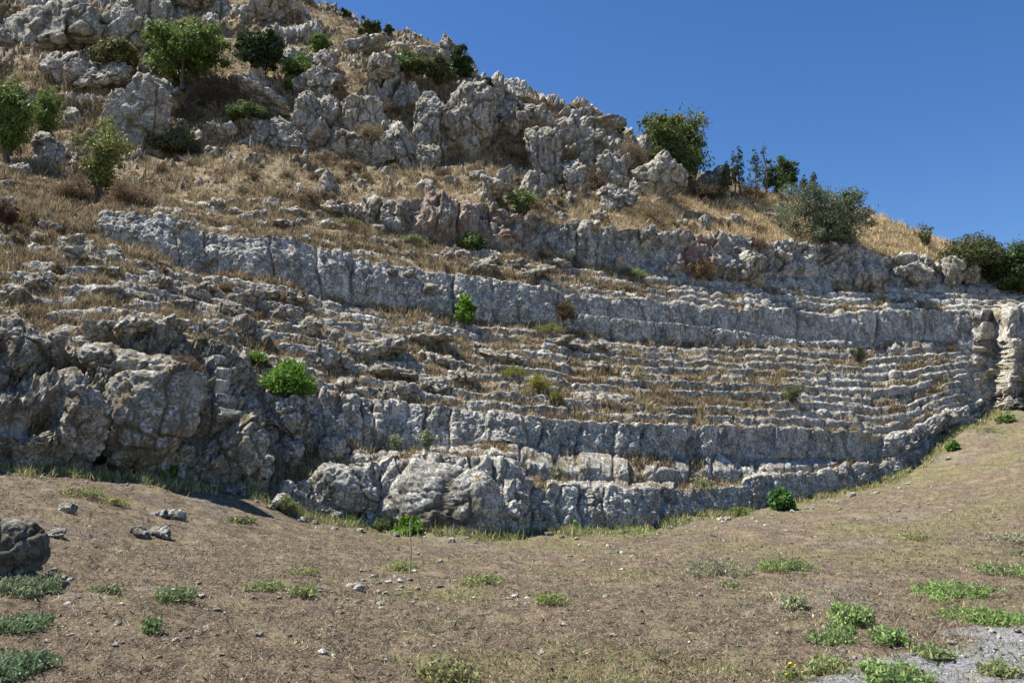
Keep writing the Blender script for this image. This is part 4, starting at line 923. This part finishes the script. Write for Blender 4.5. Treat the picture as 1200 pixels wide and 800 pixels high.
# thistle
tb = hit(487, 672); to = empty('thistle', tuple(tb)); tag(to, 'tall dry thistle with one purple brown head standing in the foreground', 'thistle')
Hh = 66 / ppm(tb[1]); V, Fq = [], []; pt = np.array([0, 0, -.02])
for k in range(8):
    q_ = np.array([.012 * math.sin(k * .9), .01 * math.cos(k), Hh * (k + 1) / 8]); tube(V, Fq, pt, q_, .013 - .0008 * k, .0122 - .0008 * k, 7); pt = q_
for k in range(9):
    zz = Hh * (.05 + .1 * k); a = k * 2.4; L = .05 * (1.3 - .08 * k); tube(V, Fq, (0.005, 0, zz), (math.cos(a) * L, math.sin(a) * L, zz + L * 1.2), .005, .001, 4)
mesh('stem', np.concatenate(V), np.concatenate(Fq), bark_mat('dry_stem', (.33, .30, .17), (.46, .42, .27)), to)
v, f = ico(3); rr = 1 + .22 * np.sin(v[:, 2] * 30) * np.cos(np.arctan2(v[:, 1], v[:, 0]) * 12); hv = v * rr[:, None] * np.array([.052, .052, .048]) + pt + [0, 0, .03]
mesh('flower_head', hv, f, bark_mat('thistle_bulb', (.15, .11, .11), (.30, .22, .22)), to)
V, Fq = [], []
for k in range(40):
    a = rs.uniform(0, 6.28); s_ = rs.uniform(.1, .05); tube(V, Fq, pt + [0, 0, .06], pt + [math.cos(a) * s_ * .5, math.sin(a) * s_ * .5, .085 + rs.rand() * .02], .004, .001, 4)
mesh('floret_tuft', np.concatenate(V), np.concatenate(Fq), bark_mat('floret', (.2, .13, .2), (.3, .2, .27)), to)
# ------------------------------------------------------------------ grass as masses nobody could count
def blades(C, h, wd, rs, cols, lean=.45):
    n = len(C); a = rs.uniform(0, 2 * math.pi, n); s = np.stack([np.cos(a), np.sin(a), np.zeros(n)], -1)
    ln = rs.normal(size=(n, 3)) * lean; ln[:, 2] = 1; ln /= np.linalg.norm(ln, axis=1)[:, None]
    hh = h[:, None]; w = wd[:, None]
    mid = C + ln * hh * .55; tip = C + ln * hh + rs.normal(size=(n, 3)) * hh * .22
    V = np.stack([C - s * w, C + s * w, mid + s * w * .7, tip, mid - s * w * .7], 1).reshape(-1, 3)
    i = np.arange(n)[:, None] * 5
    return V, i + np.array([[0, 1, 2, 3, 4]]), np.repeat(cols, 5, 0)
def pickcol(n, rs, pal, wts, var=.18):
    pal = np.array(pal); k = rs.choice(len(pal), n, p=np.array(wts) / sum(wts))
    return np.clip(pal[k] * (1 + var * rs.normal(size=(n, 1))), .01, 1)
rs = np.random.RandomState(21)
# hillside grass: cells of the surface weighted by how much soil they carry and how large they show
cellv = soil[:-1, :-1]; pa = np.abs((SPX[:-1, 1:] - SPX[:-1, :-1]) * (SPY[1:, :-1] - SPY[:-1, :-1])) + .25
gdens = fbm(PX[:-1, :-1].reshape(-1, 3) * .9, 2, 99).reshape(cellv.shape)
rowz = np.isin(zn[:-1], [z for z in set(zones) if 'row' in z or 'bench' in z])[:, None]
wgt = (cellv**2 * (1 + 1.6 * rowz) * np.clip(pa, 0, 3) * np.clip(.75 + 1.3 * gdens, .08, 2)) * (zn[:-1] != 'back')[:, None]
wgt += .3 * (np.isin(zn[:-1], [z for z in set(zones) if 'row' in z or 'bench' in z])[:, None]) * crack[:-1, :-1]
wgt = wgt.ravel() / wgt.sum()
cdf = np.cumsum(wgt)
def scat(N):
    k = np.clip(np.searchsorted(cdf, rs.rand(N)), 0, len(cdf) - 1); r0, c0 = k // (NX - 1), k % (NX - 1)
    a, b_ = rs.rand(N, 1), rs.rand(N, 1)
    q_ = PX[r0, c0] * (1 - a) * (1 - b_) + PX[r0, c0 + 1] * a * (1 - b_) + PX[r0 + 1, c0] * (1 - a) * b_ + PX[r0 + 1, c0 + 1] * a * b_
    return q_, r0, c0
N = 76000
C0, r0, c0 = scat(N)
isrow = np.isin(zn[r0], [z for z in set(zones) if 'row' in z or 'bench' in z])
golden = sstep(X[c0], 560, 900) * (~isrow)
rep = 6
C = np.repeat(C0, rep, 0) + rs.normal(size=(N * rep, 3)) * [.06, .06, .01]; C[:, 2] -= .02
hh = np.repeat(np.where(isrow, .16, .24) * (1 + .35 * golden) * rs.uniform(.5, 1.5, N) * (.75 + .9 * np.clip(fbm(C0 * .7, 2, 66) + .2, 0, 1)), rep) * rs.uniform(.6, 1.2, N * rep)
dist = C[:, 1]
colA = pickcol(N, rs, [(.42, .33, .19), (.31, .23, .14), (.54, .46, .30), (.19, .135, .09), (.24, .24, .11), (.13, .09, .065)], [4, 3, 2.5, 2.5, 1.2, 1.5])
colB = pickcol(N, rs, [(.60, .48, .27), (.50, .39, .22), (.70, .58, .36), (.34, .25, .15)], [4, 3, 2, 1.2])
cA = np.repeat(colA * (1 - golden[:, None]) + colB * golden[:, None], rep, 0) * (1 + .12 * rs.normal(size=(N * rep, 1)))
V_, F_, C_c = blades(C, hh, .0045 + .00022 * dist, rs, np.clip(cA, .01, 1))
tag(mesh('dry_grass', V_, F_, M_GRASS, col=C_c, smooth=False), 'golden dry grass growing between the rocks all over the hillside', 'grass', kind='stuff')
# ground litter and short grass, spread evenly as seen from where a visitor stands
def gscat(N, pw=1.0):
    r_ = (rs.rand(N)**pw * (ND - 2)).astype(int); c_ = rs.randint(75, NU - 76, N)
    a, b_ = rs.rand(N, 1), rs.rand(N, 1)
    q_ = GV[r_, c_] * (1 - a) * (1 - b_) + GV[r_, c_ + 1] * a * (1 - b_) + GV[r_ + 1, c_] * (1 - a) * b_ + GV[r_ + 1, c_ + 1] * a * b_
    return q_, r_, c_
N = 120000
C, r_, c_ = gscat(N)
gravelk = gravel[r_, c_]
keep = rs.rand(N) > gravelk * .75; C, r_, c_ = C[keep], r_[keep], c_[keep]; N = len(C)
V_, F_, C_c = blades(C, rs.uniform(.02, .075, N) * (1 + .02 * C[:, 1]), .0012 + .00022 * C[:, 1], rs, pickcol(N, rs, [(.42, .34, .22), (.26, .185, .12), (.14, .10, .07), (.60, .53, .38), (.05, .036, .027)], [2.4, 3, 3, 1.6, 3.6]), lean=2.2)
V_[:, 2] += .004
tag(mesh('dead_grass_litter', V_, F_, M_GRASS, col=C_c, smooth=False), 'brown dead grass stems littering the open ground', 'litter', kind='stuff')
N = 110000
C, r_, c_ = gscat(N)
gk = green[r_, c_] * np.clip(.5 + 1.6 * fbm(C * [1.3, 1.3, 0], 2, 17), 0, 1)
keep = rs.rand(N) < gk * 1.2 + .09; C = C[keep]; r_ = r_[keep]; c_ = c_[keep]; N = len(C)
V_, F_, C_c = blades(C, rs.uniform(.03, .09, N), .0015 + .0002 * C[:, 1], rs, pickcol(N, rs, [(.20, .23, .08), (.32, .30, .14), (.14, .19, .06), (.46, .40, .22)], [2.5, 3, 2, 4]), lean=.8)
tag(mesh('short_grass', V_, F_, M_GRASS, col=C_c, smooth=False), 'thin short green and straw grass on the open ground', 'grass', kind='stuff')
N = 90000
C, r_, c_ = gscat(N)
cx2, cy2 = project(C)
keep = rs.rand(N) < .6 * sstep(fbm(C * [.9, .9, 0], 4, 27) + .12 * np.clip((cx2 - 500) / 400, -1, 1), .12, .55); C = C[keep]; N = len(C)
C[:, 2] += .01
LV, LF, LC = leaves(C + [0, 0, .008], .010, rs, (.17, .22, .075), .3, .35, 1.0); LV = (LV.reshape(-1, 4, 3) - C[:, None]) * (.7 + .09 * C[:, 1])[:, None, None] + C[:, None]
tag(mesh('ground_cover', LV.reshape(-1, 3), LF, M_LEAF, col=LC, smooth=False), 'tiny green sprigs thinly spread over the dry ground', 'ground cover', kind='stuff')
N = 9000
a = rs.uniform(-40, 1180, N); rr_ = np.interp(a, X, PX[3, :, 1]) + .25 - rs.rand(N)**2 * 1.3
fx = (a - 600) / F / CS * rr_ * 1.0; C = np.stack([fx, rr_, gz(fx, rr_)], -1)
keep = fbm(C * [1.2, 1.2, 0], 2, 37) > -.15; C = C[keep]; N = len(C)
C = np.repeat(C, 3, 0) + rs.normal(size=(N * 3, 3)) * [.04, .04, 0]; N *= 3
V_, F_, C_c = blades(C, rs.uniform(.06, .24, N), .006 + .0002 * C[:, 1], rs, pickcol(N, rs, [(.24, .28, .09), (.42, .38, .19), (.18, .24, .07), (.52, .44, .26)], [3, 3, 2, 3]), lean=.5)
tag(mesh('tall_grass', V_, F_, M_GRASS, col=C_c, smooth=False), 'fringe of green and straw grass against the foot of the rock walls', 'grass', kind='stuff')
# fine grit
N = 9000
C, r_, c_ = gscat(N)
pv = np.clip(gravel[r_, c_] * 1.2 + .12, 0, 1); keep = rs.rand(N) < pv; C = C[keep]; N = len(C)
v, f = ico(1); sz = rs.uniform(.004, .013, N) * (1 + .03 * C[:, 1])
Vg = (v[None] * (1 + .25 * rs.normal(size=(N, len(v), 1))) * sz[:, None, None] * np.array([1, 1, .6]) + C[:, None, :]).reshape(-1, 3)
Fg = (f[None] + (np.arange(N) * len(v))[:, None, None]).reshape(-1, 3)
tag(mesh('gravel', Vg, Fg, M_GRASS, col=np.repeat(pickcol(N, rs, [(.42, .41, .4), (.3, .3, .3), (.58, .56, .52), (.2, .19, .18)], [3, 3, 2, 2]), len(v), 0), smooth=False), 'fine grey grit scattered over the bare ground', 'gravel', kind='stuff')
# ------------------------------------------------------------------ light, sky, camera
SUN_EL = math.radians(60); hx, hy = -.95, .12
L = math.hypot(hx, hy); sd = Vector((hx / L * math.cos(SUN_EL), hy / L * math.cos(SUN_EL), math.sin(SUN_EL)))
w = bpy.data.worlds.new('World'); sc.world = w; w.use_nodes = True; nt = w.node_tree
bg = nt.nodes['Background']; sky = nt.nodes.new('ShaderNodeTexSky'); sky.sky_type = 'NISHITA'; sky.sun_disc = False
sky.sun_elevation = SUN_EL; sky.sun_rotation = math.atan2(sd.x, sd.y); sky.altitude = 300; sky.air_density = 1.0; sky.dust_density = .2; sky.ozone_density = 5.0
hs = nt.nodes.new('ShaderNodeHueSaturation'); hs.inputs['Hue'].default_value = .507; hs.inputs['Saturation'].default_value = 1.2; nt.links.new(sky.outputs[0], hs.inputs['Color']); nt.links.new(hs.outputs[0], bg.inputs[0]); bg.inputs[1].default_value = .078
ld = bpy.data.lights.new('sun', 'SUN'); ld.energy = 5.0; ld.angle = math.radians(.53); ld.color = (1, .955, .885)
lo_ = bpy.data.objects.new('sun', ld); COL.objects.link(lo_); lo_.rotation_euler = sd.to_track_quat('Z', 'Y').to_euler(); lo_.location = (-20, 10, 60)
cd = bpy.data.cameras.new('camera'); cam = bpy.data.objects.new('camera', cd); COL.objects.link(cam)
cam.location = (0, 0, CAMZ); cam.rotation_euler = (math.radians(90) + PITCH, 0, 0)
cd.sensor_width = 36; cd.lens = 36 * F / 1200; cd.clip_end = 3000; cd.clip_start = .1
sc.camera = cam
sc.view_settings.view_transform = 'Standard'; sc.view_settings.look = 'None'; sc.view_settings.exposure = .88; sc.view_settings.gamma = 1
sc.view_settings.use_curve_mapping = False
sc.cycles.max_bounces = 5; sc.cycles.diffuse_bounces = 3; sc.cycles.transparent_max_bounces = 4
